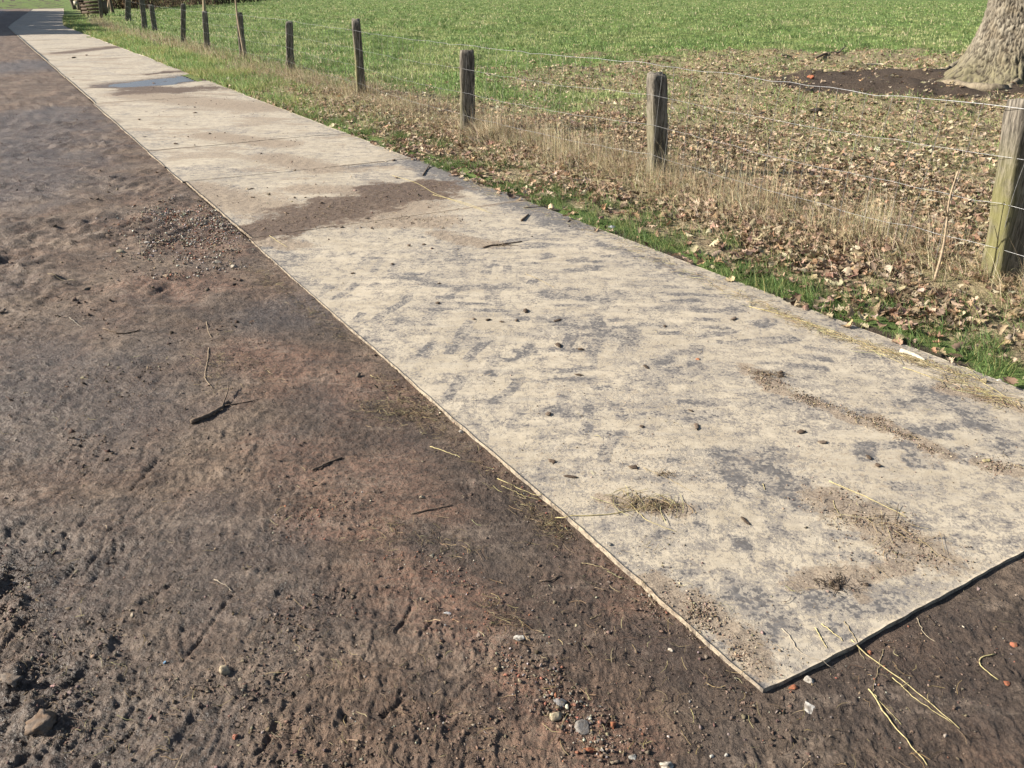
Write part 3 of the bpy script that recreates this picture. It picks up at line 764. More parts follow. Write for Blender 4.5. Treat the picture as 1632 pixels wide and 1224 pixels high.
tag(link('gravel', mesh_np('gravel', v, f, col=c), M_stone), 'small stones, brick crumbs and grit pressed into the mud', 'gravel', kind='stuff')

parts = []
CRC = [(.15, .11, .08), (.22, .165, .115), (.32, .25, .18), (.09, .065, .048), (.42, .34, .25)]
def matpts(n):
    r = np.exp(rng.uniform(math.log(1.5), math.log(26), n)); az = rng.uniform(R(-32), R(36), n); x, y = r*np.sin(az), r*np.cos(az); a, b = nt(x, y)
    ok = (a > N0+.01) & (a < N1-.01) & (b > SEAMS[0]+.01)
    w = np.clip(.06+.5*sst(.15, .6, fbm(x, y, 1.6, 145, 3))+.9*np.clip(strokes(x, y, MID), 0, 1)+.35*np.clip(strokes(x, y, WET), 0, 1), 0, 1)
    w *= 1-np.clip(pudmask(x, y)*2, 0, 1)
    return x, y, ok*w
grit(60000, matpts, .002, .009, [.32, .28, .2, .12, .08], .15, CRC, GT)
def matfar(n):
    x, y, w = matpts(n); return x, y, np.clip(w*1.3, 0, 1)*sst(4.5, 6.5, np.hypot(x, y))
grit(12000, matfar, .006, .03, [.34, .22, .12, .3, .02], .12, CRC, GT)
def clump(p, q, w, n, smin, smax):
    def fn(m):
        x, y, k = cap_pts(p, q, w*1.15)(m); return x, y, .08+.92*sst(-.2, .25, fbm(x, y, 9, 149, 3))
    grit(n*2, fn, smin*.55, smax*.7, [.27, .3, .26, .05, .12], .2, CRC, GT)
for p, q, w, n in [((1195, 590), (1250, 622), .05, 700), ((1215, 612), (1400, 678), .045, 1300), ((1400, 668), (1500, 722), .04, 800), ((1330, 800), (1480, 880), .12, 1600),
                   ((985, 800), (1085, 812), .05, 500), ((1110, 965), (1200, 1045), .06, 700), ((1560, 735), (1632, 752), .05, 400), ((1030, 925), (1130, 990), .06, 500), ((1500, 615), (1620, 645), .06, 400), ((620, 350), (690, 352), .14, 900), ((400, 368), (560, 335), .2, 1500), ((500, 340), (700, 296), .3, 2600), ((600, 305), (720, 288), .14, 700), ((200, 140), (330, 150), .3, 500)]:
    clump(p, q, w, n, .004, .014)
v, f, c = cat(parts)
tag(link('dirt_crumbs', mesh_np('dirt_crumbs', v, f, col=c), M_stone), 'crumbs of dried mud scattered over the pale mats', 'dirt crumbs', kind='stuff')

# loose straw bits
def straw_bits(x, y, L, w, cols, az=None):
    n = len(x); az = rng.uniform(0, 6.28, n) if az is None else az
    dx, dy = np.sin(az), np.cos(az); px, py = dy, -dx
    bend = rng.normal(0, .16, n)*L
    vs = []
    for k, s in enumerate((-.5, -.17, .17, .5)):
        cx = x+dx*L*s+px*bend*(1-4*s*s); cy = y+dy*L*s+py*bend*(1-4*s*s)
        cz = zsurf(cx, cy)+.004+rng.uniform(0, .006, n)
        c = np.stack([cx, cy, cz], 1); o = np.stack([px*w, py*w, 0*w], 1); u = np.array([0, 0, 1])*w[:, None]*1.2
        vs += [c-o, c+u, c+o]
    V = np.stack(vs, 1)
    b = (np.arange(n)*12)[:, None]
    q = [b+np.array([[3*i+j, 3*i+j+1, 3*i+4+j, 3*i+3+j]]) for i in range(3) for j in range(2)]
    return V.reshape(-1, 3), [np.concatenate(q)], np.repeat(cols, 12, 0)
STC = [(.46, .37, .19), (.54, .46, .26), (.33, .25, .13), (.2, .145, .085), (.11, .08, .055)]
parts = []
def add_straw(x, y, lo, hi, wd, p):
    n = len(x); parts.append(straw_bits(x, y, rng.uniform(lo, hi, n), rng.uniform(.5, 1.1, n)*wd, pal(n, STC, .15, p)))
x, y, w = mudpts(16000); k = rng.random(len(x)) < w*.35; add_straw(x[k], y[k], .01, .055, .0008, [.07, .05, .2, .33, .35])
for p, q, wd, n in [((590, 640), (690, 660), .1, 380), ((600, 590), (900, 850), .05, 260), ((400, 420), (560, 540), .06, 260), ((840, 800), (900, 850), .06, 140), ((780, 960), (830, 1000), .05, 60), ((240, 230), (380, 380), .1, 260), ((330, 560), (360, 620), .08, 80), ((600, 830), (760, 880), .1, 120), ((360, 560), (430, 600), .1, 80)]:
    x, y, k = cap_pts(p, q, wd)(n); k = k > 0; add_straw(x[k], y[k], .012, .06, .0008, [.08, .05, .25, .37, .25])
x, y, w = matpts(7000); k = rng.random(len(x)) < w*.25; add_straw(x[k], y[k], .01, .05, .001, [.25, .25, .2, .2, .1])
for p, q, wd, n in [((985, 800), (1085, 812), .05, 60), ((1200, 480), (1340, 540), .05, 160), ((1340, 540), (1560, 600), .06, 220), ((1500, 600), (1632, 650), .06, 120), ((1000, 390), (1200, 480), .07, 130), ((1330, 800), (1480, 880), .12, 25), ((740, 290), (1000, 390), .06, 120), ((520, 200), (650, 250), .1, 80), ((480, 175), (560, 190), .15, 160)]:
    P0, Q0 = at(*p)[:2], at(*q)[:2]; s = rng.random(n)
    x = P0[0]+(Q0[0]-P0[0])*s+rng.normal(0, wd*.6, n); y = P0[1]+(Q0[1]-P0[1])*s+rng.normal(0, wd*.6, n)
    add_straw(x, y, .02, .13, .0011, [.34, .3, .22, .1, .04])
v, f, c = cat(parts)
tag(link('loose_straw', mesh_np('loose_straw', v, f, col=c), M_dry), 'short bits of straw and dead fibre scattered on mud and mats', 'straw', kind='stuff')

# ------------------------------------------------------------------ single things on the ground
def put_rock(u, v, size, dims, color, label, cat_, name, seed, sub=3, cuts=9, sink=.38, rz=0., tilt=0., group=None, lump=.1):
    V, f = rock(seed, sub, dims, cuts, lump); V = V*size
    V[:, 2] -= V[:, 2].min()+sink*np.ptp(V[:, 2])
    q = V/size
    dirt = sst(-.1, .45, perlin(q[:, 0]*4+seed, q[:, 1]*4+q[:, 2]*4, seed)+.4*perlin(q[:, 0]*11, q[:, 1]*11+q[:, 2]*9, seed+2))[:, None]*.85
    c = np.array(color)[None]*.85*(1-dirt)+np.minimum(np.array(color), .2)*np.array([.9, .75, .6])*dirt
    me = mesh_np(name, V, f, col=np.clip(c, 0, 1))
    p = at(u, v); o = link(name, me, M_stone, loc=(p[0], p[1], float(zsurf(p[0], p[1])[0])))
    o.rotation_euler = (tilt, 0, rz)
    return tag(o, label, cat_, group)
WHITE = (.68, .65, .58); TAN = (.45, .37, .25); BRICK = (.36, .125, .07); GREY = (.3, .29, .28)
put_rock(825, 1010, .042, (1, .85, .16), WHITE, 'flat squarish white stone chip on the dark mud', 'stone', 'stone_chip', 1, cuts=14, rz=.5)
put_rock(1293, 1120, .055, (.75, 1.05, .12), (.6, .57, .52), 'flat pointed pale grey stone flake below the front mat corner', 'stone', 'stone_chip', 2, cuts=14, rz=.35)
put_rock(358, 1062, .036, (.9, .85, .9), TAN, 'lone tan pebble casting a long shadow on bare mud', 'stone', 'stone', 3)
put_rock(62, 1152, .07, (1, .9, .5), (.19, .15, .12), 'big grey mud lump with a rough top at the bottom left', 'mud lump', 'mud_lump', 4, lump=.45, cuts=3, sink=.35)
put_rock(20, 1085, .06, (1, .8, .45), (.2, .17, .145), 'dark broken mud lump left of the big grey one', 'mud lump', 'mud_lump', 5, lump=.5, cuts=3, sink=.35)
put_rock(345, 414, .055, (1, .8, .8), (.5, .45, .36), 'larger pale stone of the pair beside the mat edge', 'stone', 'stone', 6)
put_rock(371, 421, .045, (1, .8, .75), (.56, .5, .4), 'smaller pale stone of the pair beside the mat edge', 'stone', 'stone', 7)
put_rock(192, 397, .07, (1, .7, .6), (.46, .41, .28), 'yellowish stone at the left rim of the gravel patch', 'stone', 'stone', 8)
put_rock(234, 386, .05, (1, .7, .4), (.6, .56, .5), 'whitish flat stone within the gravel patch', 'stone', 'stone', 9)
put_rock(265, 438, .05, (1, .7, .6), (.5, .38, .26), 'pinkish tan stone below the gravel patch', 'stone', 'stone', 10)
put_rock(372, 1163, .02, (.8, 1, .8), (.5, .19, .13), 'red brick crumb alone on the lower left mud', 'brick chip', 'brick_chip', 11)
put_rock(978, 1147, .026, (.7, 1.1, .8), BRICK, 'bright orange brick chip at the head of the rubble streak', 'brick chip', 'brick_chip', 12)
put_rock(940, 1188, .032, (1.2, .7, .6), BRICK, 'long orange brick chip beside a pale stone in the rubble streak', 'brick chip', 'brick_chip', 13)
put_rock(930, 1150, .045, (1, 1, .7), (.27, .25, .23), 'grey angular stone in the middle of the rubble streak', 'stone', 'stone', 14)
put_rock(893, 1113, .04, (1, .9, .7), (.26, .26, .27), 'blue grey stone in the upper rubble streak', 'stone', 'stone', 15)
put_rock(884, 1135, .038, (1.1, .8, .7), (.5, .42, .28), 'yellow stone lump in the upper rubble streak', 'stone', 'stone', 16)
put_rock(1065, 1212, .045, (1, .7, .45), (.62, .57, .47), 'cream stone at the bottom of the rubble streak', 'stone', 'stone', 17, rz=-.6)
put_rock(1010, 1198, .022, (1, .9, .7), (.4, .4, .37), 'small round grey pebble near the bottom of the rubble streak', 'stone', 'stone', 18)
put_rock(1135, 1195, .012, (1, 1, .8), WHITE, 'left one of two tiny white pebbles near the bottom edge', 'stone', 'stone', 19)
put_rock(1159, 1194, .012, (.8, 1.1, .8), WHITE, 'right one of two tiny white pebbles near the bottom edge', 'stone', 'stone', 20)
put_rock(1265, 1087, .024, (1.1, .8, .7), BRICK, 'orange brick chip tucked under the front mat corner', 'brick chip', 'brick_chip', 21)
put_rock(1291, 1076, .026, (1, 1, .7), (.5, .46, .4), 'pale stone against the front edge of the mat', 'stone', 'stone', 22)
put_rock(1389, 1031, .022, (.5, 1.2, .6), BRICK, 'upright orange brick sliver against the front mat edge', 'brick chip', 'brick_chip', 23)
put_rock(1608, 1080, .018, (1, 1, .7), BRICK, 'orange brick crumb below the curved straw at right', 'brick chip', 'brick_chip', 24)
put_rock(1620, 1018, .024, (1, .9, .7), (.42, .15, .09), 'reddish brick crumb at the right edge of the mud', 'brick chip', 'brick_chip', 25)
put_rock(1113, 573, .022, (1.2, .8, .6), (.55, .22, .12), 'single orange brick crumb on the pale mat', 'brick chip', 'brick_chip', 26)
put_rock(1070, 1029, .024, (1.2, .6, .5), (.62, .56, .47), 'short cream stone piece on the mud left of the front corner', 'stone', 'stone', 27, rz=-.5)
put_rock(840, 620+390, .016, (1, 1, .8), (.4, .32, .22), 'small brown pebble right of the white chip', 'stone', 'stone', 28)
put_rock(970, 868, .022, (1, .8, .8), (.6, .55, .47), 'cream pebble lodged under the long mat edge', 'stone', 'stone', 29)
put_rock(735, 681, .024, (1, .9, .8), (.45, .42, .38), 'grey pebble lodged under the mat edge beside a straw', 'stone', 'stone', 30)
put_rock(672, 788, .022, (1.2, .8, .8), (.48, .4, .28), 'tan pebble on open mud in the middle of the track', 'stone', 'stone', 31)
put_rock(1293, 124, .16, (1.2, .8, .6), (.5, .16, .09), 'orange brick piece on the leaves left of the oak, nearer one', 'brick', 'brick', 32, sink=.05)
put_rock(1464, 94, .2, (1.2, .8, .6), (.46, .17, .11), 'orange brick piece behind the bare soil by the oak', 'brick', 'brick', 33, sink=.05)
put_rock(1290, 146, .17, (1.3, .8, .7), (.05, .045, .04), 'black clod on the leaves just below the nearer brick', 'clod', 'clod', 34, sink=.1)
put_rock(1296, 180, .16, (1.6, .8, .5), (.05, .042, .035), 'black clod on the leaves behind the second wire', 'clod', 'clod', 35, sink=.1)
put_rock(1214, 180, .1, (1.4, .7, .5), (.03, .03, .03), 'small black scrap among leaves behind the second wire', 'clod', 'clod', 36, sink=.1)
put_rock(1592, 603, .035, (1, 1.1, .9), (.6, .58, .52), 'pale stone in the straw at the right mat edge', 'stone', 'stone', 37)
put_rock(1568, 606, .04, (.8, 1.3, .8), (.40, .33, .18), 'yellowish rotten stub in the straw at the right mat edge', 'stub', 'stub', 38)
put_rock(1572, 733, .035, (1.3, .8, .35), (.45, .39, .2), 'yellowish curled leaf scrap on the mat near the right edge', 'leaf scrap', 'leaf_scrap', 39, rz=.3)
put_rock(714, 969, .018, (1.6, .6, .5), (.75, .74, .74), 'small torn white plastic scrap on the mud', 'litter scrap', 'plastic_scrap', 40)
put_rock(261, 1048, .012, (1, .8, .8), (.16, .32, .5), 'tiny blue plastic bit on the lower left mud', 'litter scrap', 'plastic_scrap', 41)
put_rock(975, 360, .045, (1.3, .8, .6), (.55, .6, .68), 'pale bluish plastic scrap in the grass at the mat edge', 'litter scrap', 'plastic_scrap', 42)

# clods on the mats
CL = [(697, 484), (755, 509), (778, 511), (800, 514), (823, 512), (889, 512), (921, 597), (925, 557), (874, 660), (890, 551), (513, 325), (592, 363), (585, 348), (545, 362), (676, 389), (652, 391), (625, 420), (1022, 680), (1110, 680), (1188, 830), (334, 213), (358, 212), (402, 314), (280, 229), (310, 180), (222, 191), (230, 217), (400, 300), (254, 320), (632, 283), (640, 243), (628, 254), (692, 296), (1030, 585), (700, 452), (563, 434), (1312, 704), (1385, 728), (1400, 740), (1100, 655), (910, 760), (1010, 745), (470, 315), (138, 88), (118, 92), (245, 131), (262, 128), (175, 69), (880, 735), (1060, 520), (1170, 508), (838, 497), (1275, 688)]
cm = []
for s in range(7):
    V, f = rock(200+s, 2, (1, .8, .55), 6, .6); V[:, 2] -= V[:, 2].min()*.8
    m = mesh_np('mud_clod', V, f, col=np.tile(np.array([(.13, .095, .07), (.18, .135, .1), (.085, .062, .046)])[s % 3], (len(V), 1))); m.materials.append(M_stone); cm.append(m)
for i, (u, v_) in enumerate(CL):
    p = at(u, v_); o = bpy.data.objects.new('mud_clod', cm[i % 7]); COL.objects.link(o)
    r = np.hypot(p[0], p[1]); s = rng.uniform(.013, .025)*(1+.12*r)
    o.location = (p[0], p[1], float(zsurf(p[0], p[1])[0])); o.scale = (s*rng.uniform(1, 1.9), s*rng.uniform(.8, 1.2), s*rng.uniform(.45, .8)); o.rotation_euler = (0, 0, rng.uniform(0, 6.28))
    tag(o, 'small dark clod of dried mud lying on a pale mat', 'clod', 'mud clods on the mats')

# tubes: twigs and straws
def stalk(name, pts, rad, mat, label, cat_, group=None, col=None, k=6, m=14, up=None, side=None, wob=.0):
    P = []
    for j, q in enumerate(pts):
        p = at(q[0], q[1]); h = q[2] if len(q) > 2 else 0
        P.append([p[0], p[1], h])
    Q = smooth_line(P, m)
    Q[:, 2] += np.maximum(zsurf(Q[:, 0], Q[:, 1]), np.convolve(np.pad(zsurf(Q[:, 0], Q[:, 1]), 2, mode='edge'), np.ones(5)/5, 'valid'))
    r0 = np.linspace(rad, rad*.6, m); Q[:, 2] += r0*.9+.001
    if wob: Q[:, :2] += wob*np.stack([perlin(np.arange(m)*.7, np.arange(m)*0+rad*1000+len(label)*1.37, 5), perlin(np.arange(m)*.7, np.arange(m)*0+3+len(label)*2.1, 6)], 1)
    V, f = tube_arr(Q, r0*(1+.15*perlin(np.arange(m)*1.3, np.arange(m)*0., 9)), k)
    loc = Q[0].copy(); parts = [(V, f, np.tile(np.array(col if col else (.5, .4, .22)), (len(V), 1)))]
    for (s0, dpts, rr) in (side or []):
        D = [Q[int(s0*(m-1))]]
        for q in dpts:
            p = at(q[0], q[1]); D.append(np.array([p[0], p[1], float(zsurf(p[0], p[1])[0])+(q[2] if len(q) > 2 else 0)+rr]))
        D = smooth_line(D, 7); v2, f2 = tube_arr(D, np.linspace(rr, rr*.5, 7), 5)
        parts.append((v2, f2, np.tile(np.array(col if col else (.5, .4, .22)), (len(v2), 1))))
    V, f, c = cat(parts)
    me = mesh_np(name, V-loc, f, col=c, smooth=True)
    return tag(link(name, me, mat, loc=loc), label, cat_, group)
YS = (.62, .53, .27); DS = (.42, .34, .2)
S = [([(1358, 1018), (1440, 1075), (1532, 1152)], .0022, YS, 'long yellow straw crossing down from the front mat edge to the right'),
 ([(1425, 1072), (1460, 1105), (1520, 1145)], .0016, YS, 'yellow straw lying close along the long straw, right of it'),
 ([(1386, 1090), (1420, 1140), (1480, 1212)], .0026, YS, 'thick yellow straw pointing to the bottom edge below the front mat'),
 ([(1394, 1098), (1415, 1120), (1440, 1145)], .0013, YS, 'thin short straw beside the thick yellow straw'),
 ([(1410, 1028), (1400, 1062), (1393, 1095)], .0013, DS, 'dull straw standing across the two yellow straws'),
 ([(1310, 992), (1345, 1020)], .0022, YS, 'short yellow straw lying on the front mat corner edge, right one'),
 ([(1299, 998), (1318, 1030)], .0022, YS, 'short yellow straw lying on the front mat corner edge, left one'),
 ([(1346, 988), (1366, 1020), (1380, 1042)], .0016, DS, 'grey straw hanging over the front mat edge'),
 ([(1246, 1000), (1262, 1015), (1275, 1040), (1330, 1056)], .0018, (.55, .47, .36), 'wavy pale root lying at the front corner of the mat'),
 ([(1463, 977), (1475, 1002), (1493, 1015)], .0016, (.5, .42, .3), 'bent pale fibre on the mud at the front mat edge'),
 ([(1590, 1033), (1565, 1037), (1563, 1050), (1593, 1074)], .0024, YS, 'curved yellow straw hook alone on the mud at right'),
 ([(885, 819), (920, 824), (990, 818), (1050, 805)], .0024, YS, 'yellow straw poking from the clump over the long mat edge'),
 ([(1005, 805), (1030, 830), (1078, 848)], .0018, YS, 'yellow straw pointing down from the straw clump'),
 ([(1025, 745), (1070, 765), (1105, 785)], .0015, DS, 'thin straw above the straw clump on the mat'),
 ([(792, 756), (825, 772), (864, 787)], .0022, YS, 'upper yellow straw at the long mat edge'),
 ([(800, 768), (835, 783), (862, 788)], .0016, YS, 'lower yellow straw at the long mat edge'),
 ([(1322, 766), (1380, 790), (1446, 822)], .0028, YS, 'thick pale yellow straw lying across the near mat at right'),
 ([(1328, 796), (1330, 808), (1340, 822)], .0014, YS, 'short upright looking straw left of the thick pale straw'),
 ([(1465, 857), (1500, 886), (1525, 895)], .0016, DS, 'dull bent straw near the right of the front mat edge'),
 ([(625, 279), (665, 290), (690, 308), (720, 318), (785, 340)], .0032, YS, 'long wavy yellow straw along the far side of the wet mud patch'),
 ([(690, 310), (740, 322), (775, 335)], .0026, YS, 'shorter straw branching beside the long wavy straw'),
 ([(686, 704), (710, 714), (735, 724)], .0024, YS, 'yellow straw in the mud beside the mat edge, middle of the frame'),
 ([(838, 437), (865, 449), (883, 459)], .0022, DS, 'thin straw on the middle of the pale mat'),
 ([(430, 376), (445, 386), (458, 393)], .003, YS, 'short straw at the left rim of the second mat'),
 ([(590, 594), (600, 598)], .002, YS, 'tiny straw at the mat edge halfway'),
 ([(1195, 488), (1270, 507), (1350, 535), (1432, 572)], .0035, YS, 'upper long straw in the bundle along the right mat edge'),
 ([(1215, 492), (1290, 515), (1380, 552), (1440, 580)], .003, YS, 'lower long straw in the bundle along the right mat edge'),
 ([(1420, 560), (1480, 580), (1540, 600)], .003, YS, 'straw beyond the white stick along the right mat edge'),
 ([(1440, 585), (1500, 605), (1535, 610)], .0028, YS, 'straw just below the white stick'),
 ([(1545, 595), (1590, 622), (1632, 650)], .0022, YS, 'last straw along the right mat edge at the frame edge'),
 ([(1216, 770), (1219, 780)], .002, YS, 'tiny bright straw bit on the near mat'),
 ([(77, 440), (122, 446)], .0035, DS, 'lone pale straw on the left mud'),
 ([(110, 503), (130, 517)], .003, (.4, .35, .28), 'pale splinter on the left mud'),
 ([(340, 918), (355, 925), (370, 936)], .002, (.5, .42, .32), 'pale kinked straw on the lower mud'),
 ([(942, 980), (960, 970)], .0015, DS, 'short pale straw in the dark mud below the long edge'),
 ([(927, 888), (955, 895), (972, 903)], .002, DS, 'straw lying under the long mat edge near the cream pebble')]
for pts, rad, c, lab in S:
    stalk('straw', pts, min(rad, .0026)*.78, M_dry, lab, 'straw', 'single straws', c, 5, wob=.004)
stalk('stick', [(304, 669), (335, 658), (364, 636)], .010, M_twig, 'dark broken bark stick with side twigs on the mud', 'stick', m=12, side=[(.8, [(366, 622, .02), (364, 614, .03)], .004), (.85, [(390, 637), (412, 632)], .003)], wob=.006)
stalk('stick', [(497, 743), (520, 732), (545, 722)], .0042, M_twig, 'straight dark twig lying on the mud left of centre', 'stick', wob=.004)
stalk('stick', [(165, 522), (190, 529), (222, 522)], .005, M_twig, 'pale and dark twig on the left mud', 'stick', wob=.006)
stalk('stick', [(655, 813), (690, 807), (720, 800)], .0028, M_twig, 'thin twig on the mud below the middle straw', 'stick', wob=.004)
stalk('stick', [(674, 279), (682, 266), (693, 258, .05)], .007, M_twig, 'dark curved twig standing at the right rim of the mats', 'stick', m=10)
stalk('stick', [(770, 394), (800, 389), (832, 384)], .006, M_twig, 'dark twig lying on the nearest mat behind the tyre smears', 'stick', side=[(.5, [(812, 390), (826, 390)], .003)], wob=.004)
stalk('stick', [(831, 352), (836, 348), (842, 342)], .009, M_twig, 'short dark stub on the purple mat rim', 'stick', m=6)
stalk('stick', [(835, 331), (870, 329)], .004, M_twig, 'thin dark twig near the purple mat rim', 'stick', m=6)
stalk('stick', [(905, 353), (912, 347)], .004, M_twig, 'tiny twig at the edge of the purple mat rim', 'stick', m=6)
stalk('stick', [(860, 918), (880, 917), (892, 908)], .003, M_twig, 'thin curved twig on the dark mud below the long edge', 'stick', m=8)
stalk('stick', [(1306+128, 561), (1455, 566), (1474, 575)], .012, M_pale, 'white peeled stick lying in straw at the right mat edge', 'stick', k=9, m=8)
stalk('stick', [(328, 508), (331, 525), (337, 535)], .0018, M_stem, 'thin kinked stem on the mud above the dark bark stick', 'stick', m=9)
stalk('stick', [(332, 550), (330, 575), (323, 598), (338, 614)], .0022, M_stem, 'pale kinked stem just above the dark bark stick', 'stick', m=12)
stalk('stick', [(1380, 102), (1400, 101), (1412, 102)], .025, M_pale, 'pale stick on the ground left of the oak', 'stick', m=8)
stalk('stick', [(1300, 93), (1335, 88), (1346, 80, .1)], .03, M_twig, 'dark fallen branch on the leaves behind the bricks', 'stick', m=8)
stalk('stick', [(1245, 94), (1262, 91)], .03, M_twig, 'short dark fallen branch left of the longer one', 'stick', m=6)
stalk('stick', [(1180, 130), (1205, 109)], .012, M_stem, 'pale leaning stem on the leaf litter behind the fence', 'stick', m=6)
# wads of straw and muck on the mat
def wad(u, v, r, n, c, label, seed):
    p = at(u, v); g = np.random.default_rng(seed); parts = []
    for _ in range(n):
        a = g.uniform(0, 6.28); d = min(abs(g.normal(0, r)), 1.2*r); q = np.array([d*math.cos(a)*1.5, d*math.sin(a)*.8, 0])
        L = g.uniform(.3, 1.0)*r; b = g.uniform(0, 6.28); el = g.uniform(-.1, .6)
        e = np.array([math.cos(b)*math.cos(el), math.sin(b)*math.cos(el), abs(math.sin(el))])*L
        mid = q+e*.5+g.normal(0, .2*r, 3)*np.array([1, 1, .4])
        pts = np.array([q, mid, q+e]); pts[:, 2] = np.abs(pts[:, 2])*.6+.003
        V, f = tube_arr(smooth_line(pts, 5), .0008, 4, False); parts.append((V, f, np.tile(np.array(c)*g.uniform(.5, 1.4), (len(V), 1))))
    for i in range(max(6, n//8)):
        V, f = rock(seed*7+i, 2, (1, .8, .5), 3, .35); V = V*g.uniform(.25, .7)*r; V[:, 2] -= V[:, 2].min()*.7
        V = V+np.array([g.normal(0, r*.8), g.normal(0, r*.4), 0]); parts.append((V, f, np.tile(np.array((.12, .088, .062))*g.uniform(.7, 1.6), (len(V), 1))))
    V, f, cc = cat(parts)
    tag(link('straw_wad', mesh_np('straw_wad', V, f, col=cc), M_dry, loc=(p[0], p[1], float(zsurf(p[0], p[1])[0]))), label, 'straw wad')
wad(1050, 806, .036, 80, (.2, .145, .09), 'brown wad of mud and straw near the long edge of the nearest mat', 1)
wad(1337, 930, .035, 70, (.07, .05, .035), 'black hairy wad of muck near the front mat edge', 2)
wad(1060, 755, .02, 50, (.3, .23, .15), 'small light wad of fibres above the brown wad', 3)
wad(1228, 598, .04, 60, (.22, .16, .1), 'dark crumbly wad at the head of the crumb trail', 4)
wad(800, 390, .03, 30, (.32, .25, .15), 'small straw wad beside the dark twig on the mat', 5)

# ------------------------------------------------------------------ fence
PB = [(1592, 446, 1636, 158, .155, .15), (1048, 280, 1047, 118, .14, .13), (746, 209, 744, 80, .135, .15), (577, 153, 567, 32, .17, .12), (463, 114, 461, 35, .14, .13),
      (388, 95, 381, 20, .15, .12), (331, 81, 326, 18, .16, .12), (292, 70, 292, 6, .12, .12), (247, 49, 241, 8, .2, .14), (231, 46, 224, -18, .19, .16), (204, 33, 204, -20, .22, .2), (162, 29, 156, -22, .12, .12)]
POST = []
for (bu, bv, tu, tv, w, d) in PB:
    b = at(bu, bv); b[2] = float(zmead(b[0], b[1])); tp = vp(tu, tv, b[1]); POST.append((b, tp, w*(1 if not POST else 1.14), d*(1 if not POST else 1.14)))
p_ = POST[0][0]-(POST[1][0]-POST[0][0])*1.05
POST.insert(0, (np.array([p_[0], p_[1], float(zmead(p_[0], p_[1]))]), np.array([p_[0]+.03, p_[1], .98]), .15, .14))
fo = POST[1][0]
fence = empty('wire_fence', fo, 'wire netting stock fence on weathered split oak posts beside the mats', 'fence')
FD = POST[6][0][:2]-POST[1][0][:2]; FD = FD/np.linalg.norm(FD); FN = np.array([FD[1], -FD[0]])   # FN points to the field
PLAB = {1: 'tall near post with green algae on its lit face', 5: 'post with a splintered bottom and worn sides', 4: 'tall dark post with chipped right side'}
def build_post(i, b, tp, w, d):
    g = np.random.default_rng(300+i); m = 26; rows = []
    ang = math.atan2(FD[1], FD[0])+g.uniform(-.1, .1)-.34
    ex = np.array([math.cos(ang), math.sin(ang)]); ey = np.array([-ex[1], ex[0]])
    prof = []
    for (sx, sy) in ((-1, -1), (1, -1), (1, 1), (-1, 1)):     # rough split section: 5 points a side
        pass
    sq = []
    cs = [(-.5, -.5), (.5, -.5), (.5, .5), (-.5, .5)]
    for q in range(4):
        a, c = np.array(cs[q]), np.array(cs[(q+1) % 4])
        for s in (.08, .3, .55, .78, .92): sq.append(a+(c-a)*s)
    sq = np.array(sq); k = len(sq)
    slope = g.uniform(-.25, .25); V = []; al = []
    for j in range(m):
        s = j/(m-1); sink = -.12 if j == 0 else 0
        c = b+(tp-b)*s; c[2] += sink
        wob = 1+.07*perlin(np.arange(k)*.45+i*9, np.full(k, s*5.0), 310+i)+.04*perlin(np.arange(k)*1.3+i*9, np.full(k, s*12.0), 311+i)
        flare = 1+.12*sst(.3, 0, s)-.1*sst(.9, 1, s)
        if i == 4: wob = wob-.16*sst(.25, .1, abs(s-.62))*(sq[:, 0] < -.2)
        if i == 5: flare = flare+.35*sst(.4, .1, s)*(.6+.5*math.sin(j*2.1))
        pr = sq*np.array([w, d])*wob[:, None]*flare
        xyv = c[:2]+pr[:, [0]]*ex+pr[:, [1]]*ey
        zz = np.full(k, c[2])+(sst(.86, 1, s)*slope*pr[:, 0]*1.2 if s > .8 else 0)+(.02*perlin(np.arange(k)*.8, np.full(k, 1.0*i), 5) if s == 1 else 0)
        V.append(np.column_stack([xyv, zz]))
        tr = np.clip((sq @ np.array([0, 1]))*2, 0, 1) if True else 0
        al.append((.15+.85*tr)*sst(.9, .4, s)*(.9 if i in (1, 4) else (.35 if i < 5 else .1)))
    V = np.concatenate(V+[np.array([V[-1].mean(0)+[0, 0, .004]])]); al = np.concatenate(al+[np.zeros(1)])
    ii = np.arange(m-1)[:, None]*k; jj = np.arange(k)[None]
    Q = np.stack([ii+jj, ii+(jj+1) % k, ii+k+(jj+1) % k, ii+k+jj], -1).reshape(-1, 4)
    t0 = (m-1)*k; kk = np.arange(k); T = np.stack([t0+kk, t0+(kk+1) % k, np.full(k, m*k)], 1)
    me = mesh_np('fence_post', V-fo, [Q, T], dict(algae=al))
    o = link('fence_post', me, M_wood, fence)
    if i in PLAB: o['label'] = PLAB[i]
for i, (b, tp, w, d) in enumerate(POST): build_post(i, b, tp, w, d)
HW = [.98, .725, .465, .2]
def wire_pt(i, h):                        # where a strand meets post i, on the track side
    b, tp, w, d = POST[i]; L = max(tp[2]-b[2], .3); s = h/L
    c = b+(tp-b)*s; off = d*.5*1.08+.006
    return np.array([c[0]-FN[0]*off, c[1]-FN[1]*off, b[2]+h])
NW = 12
strands = []
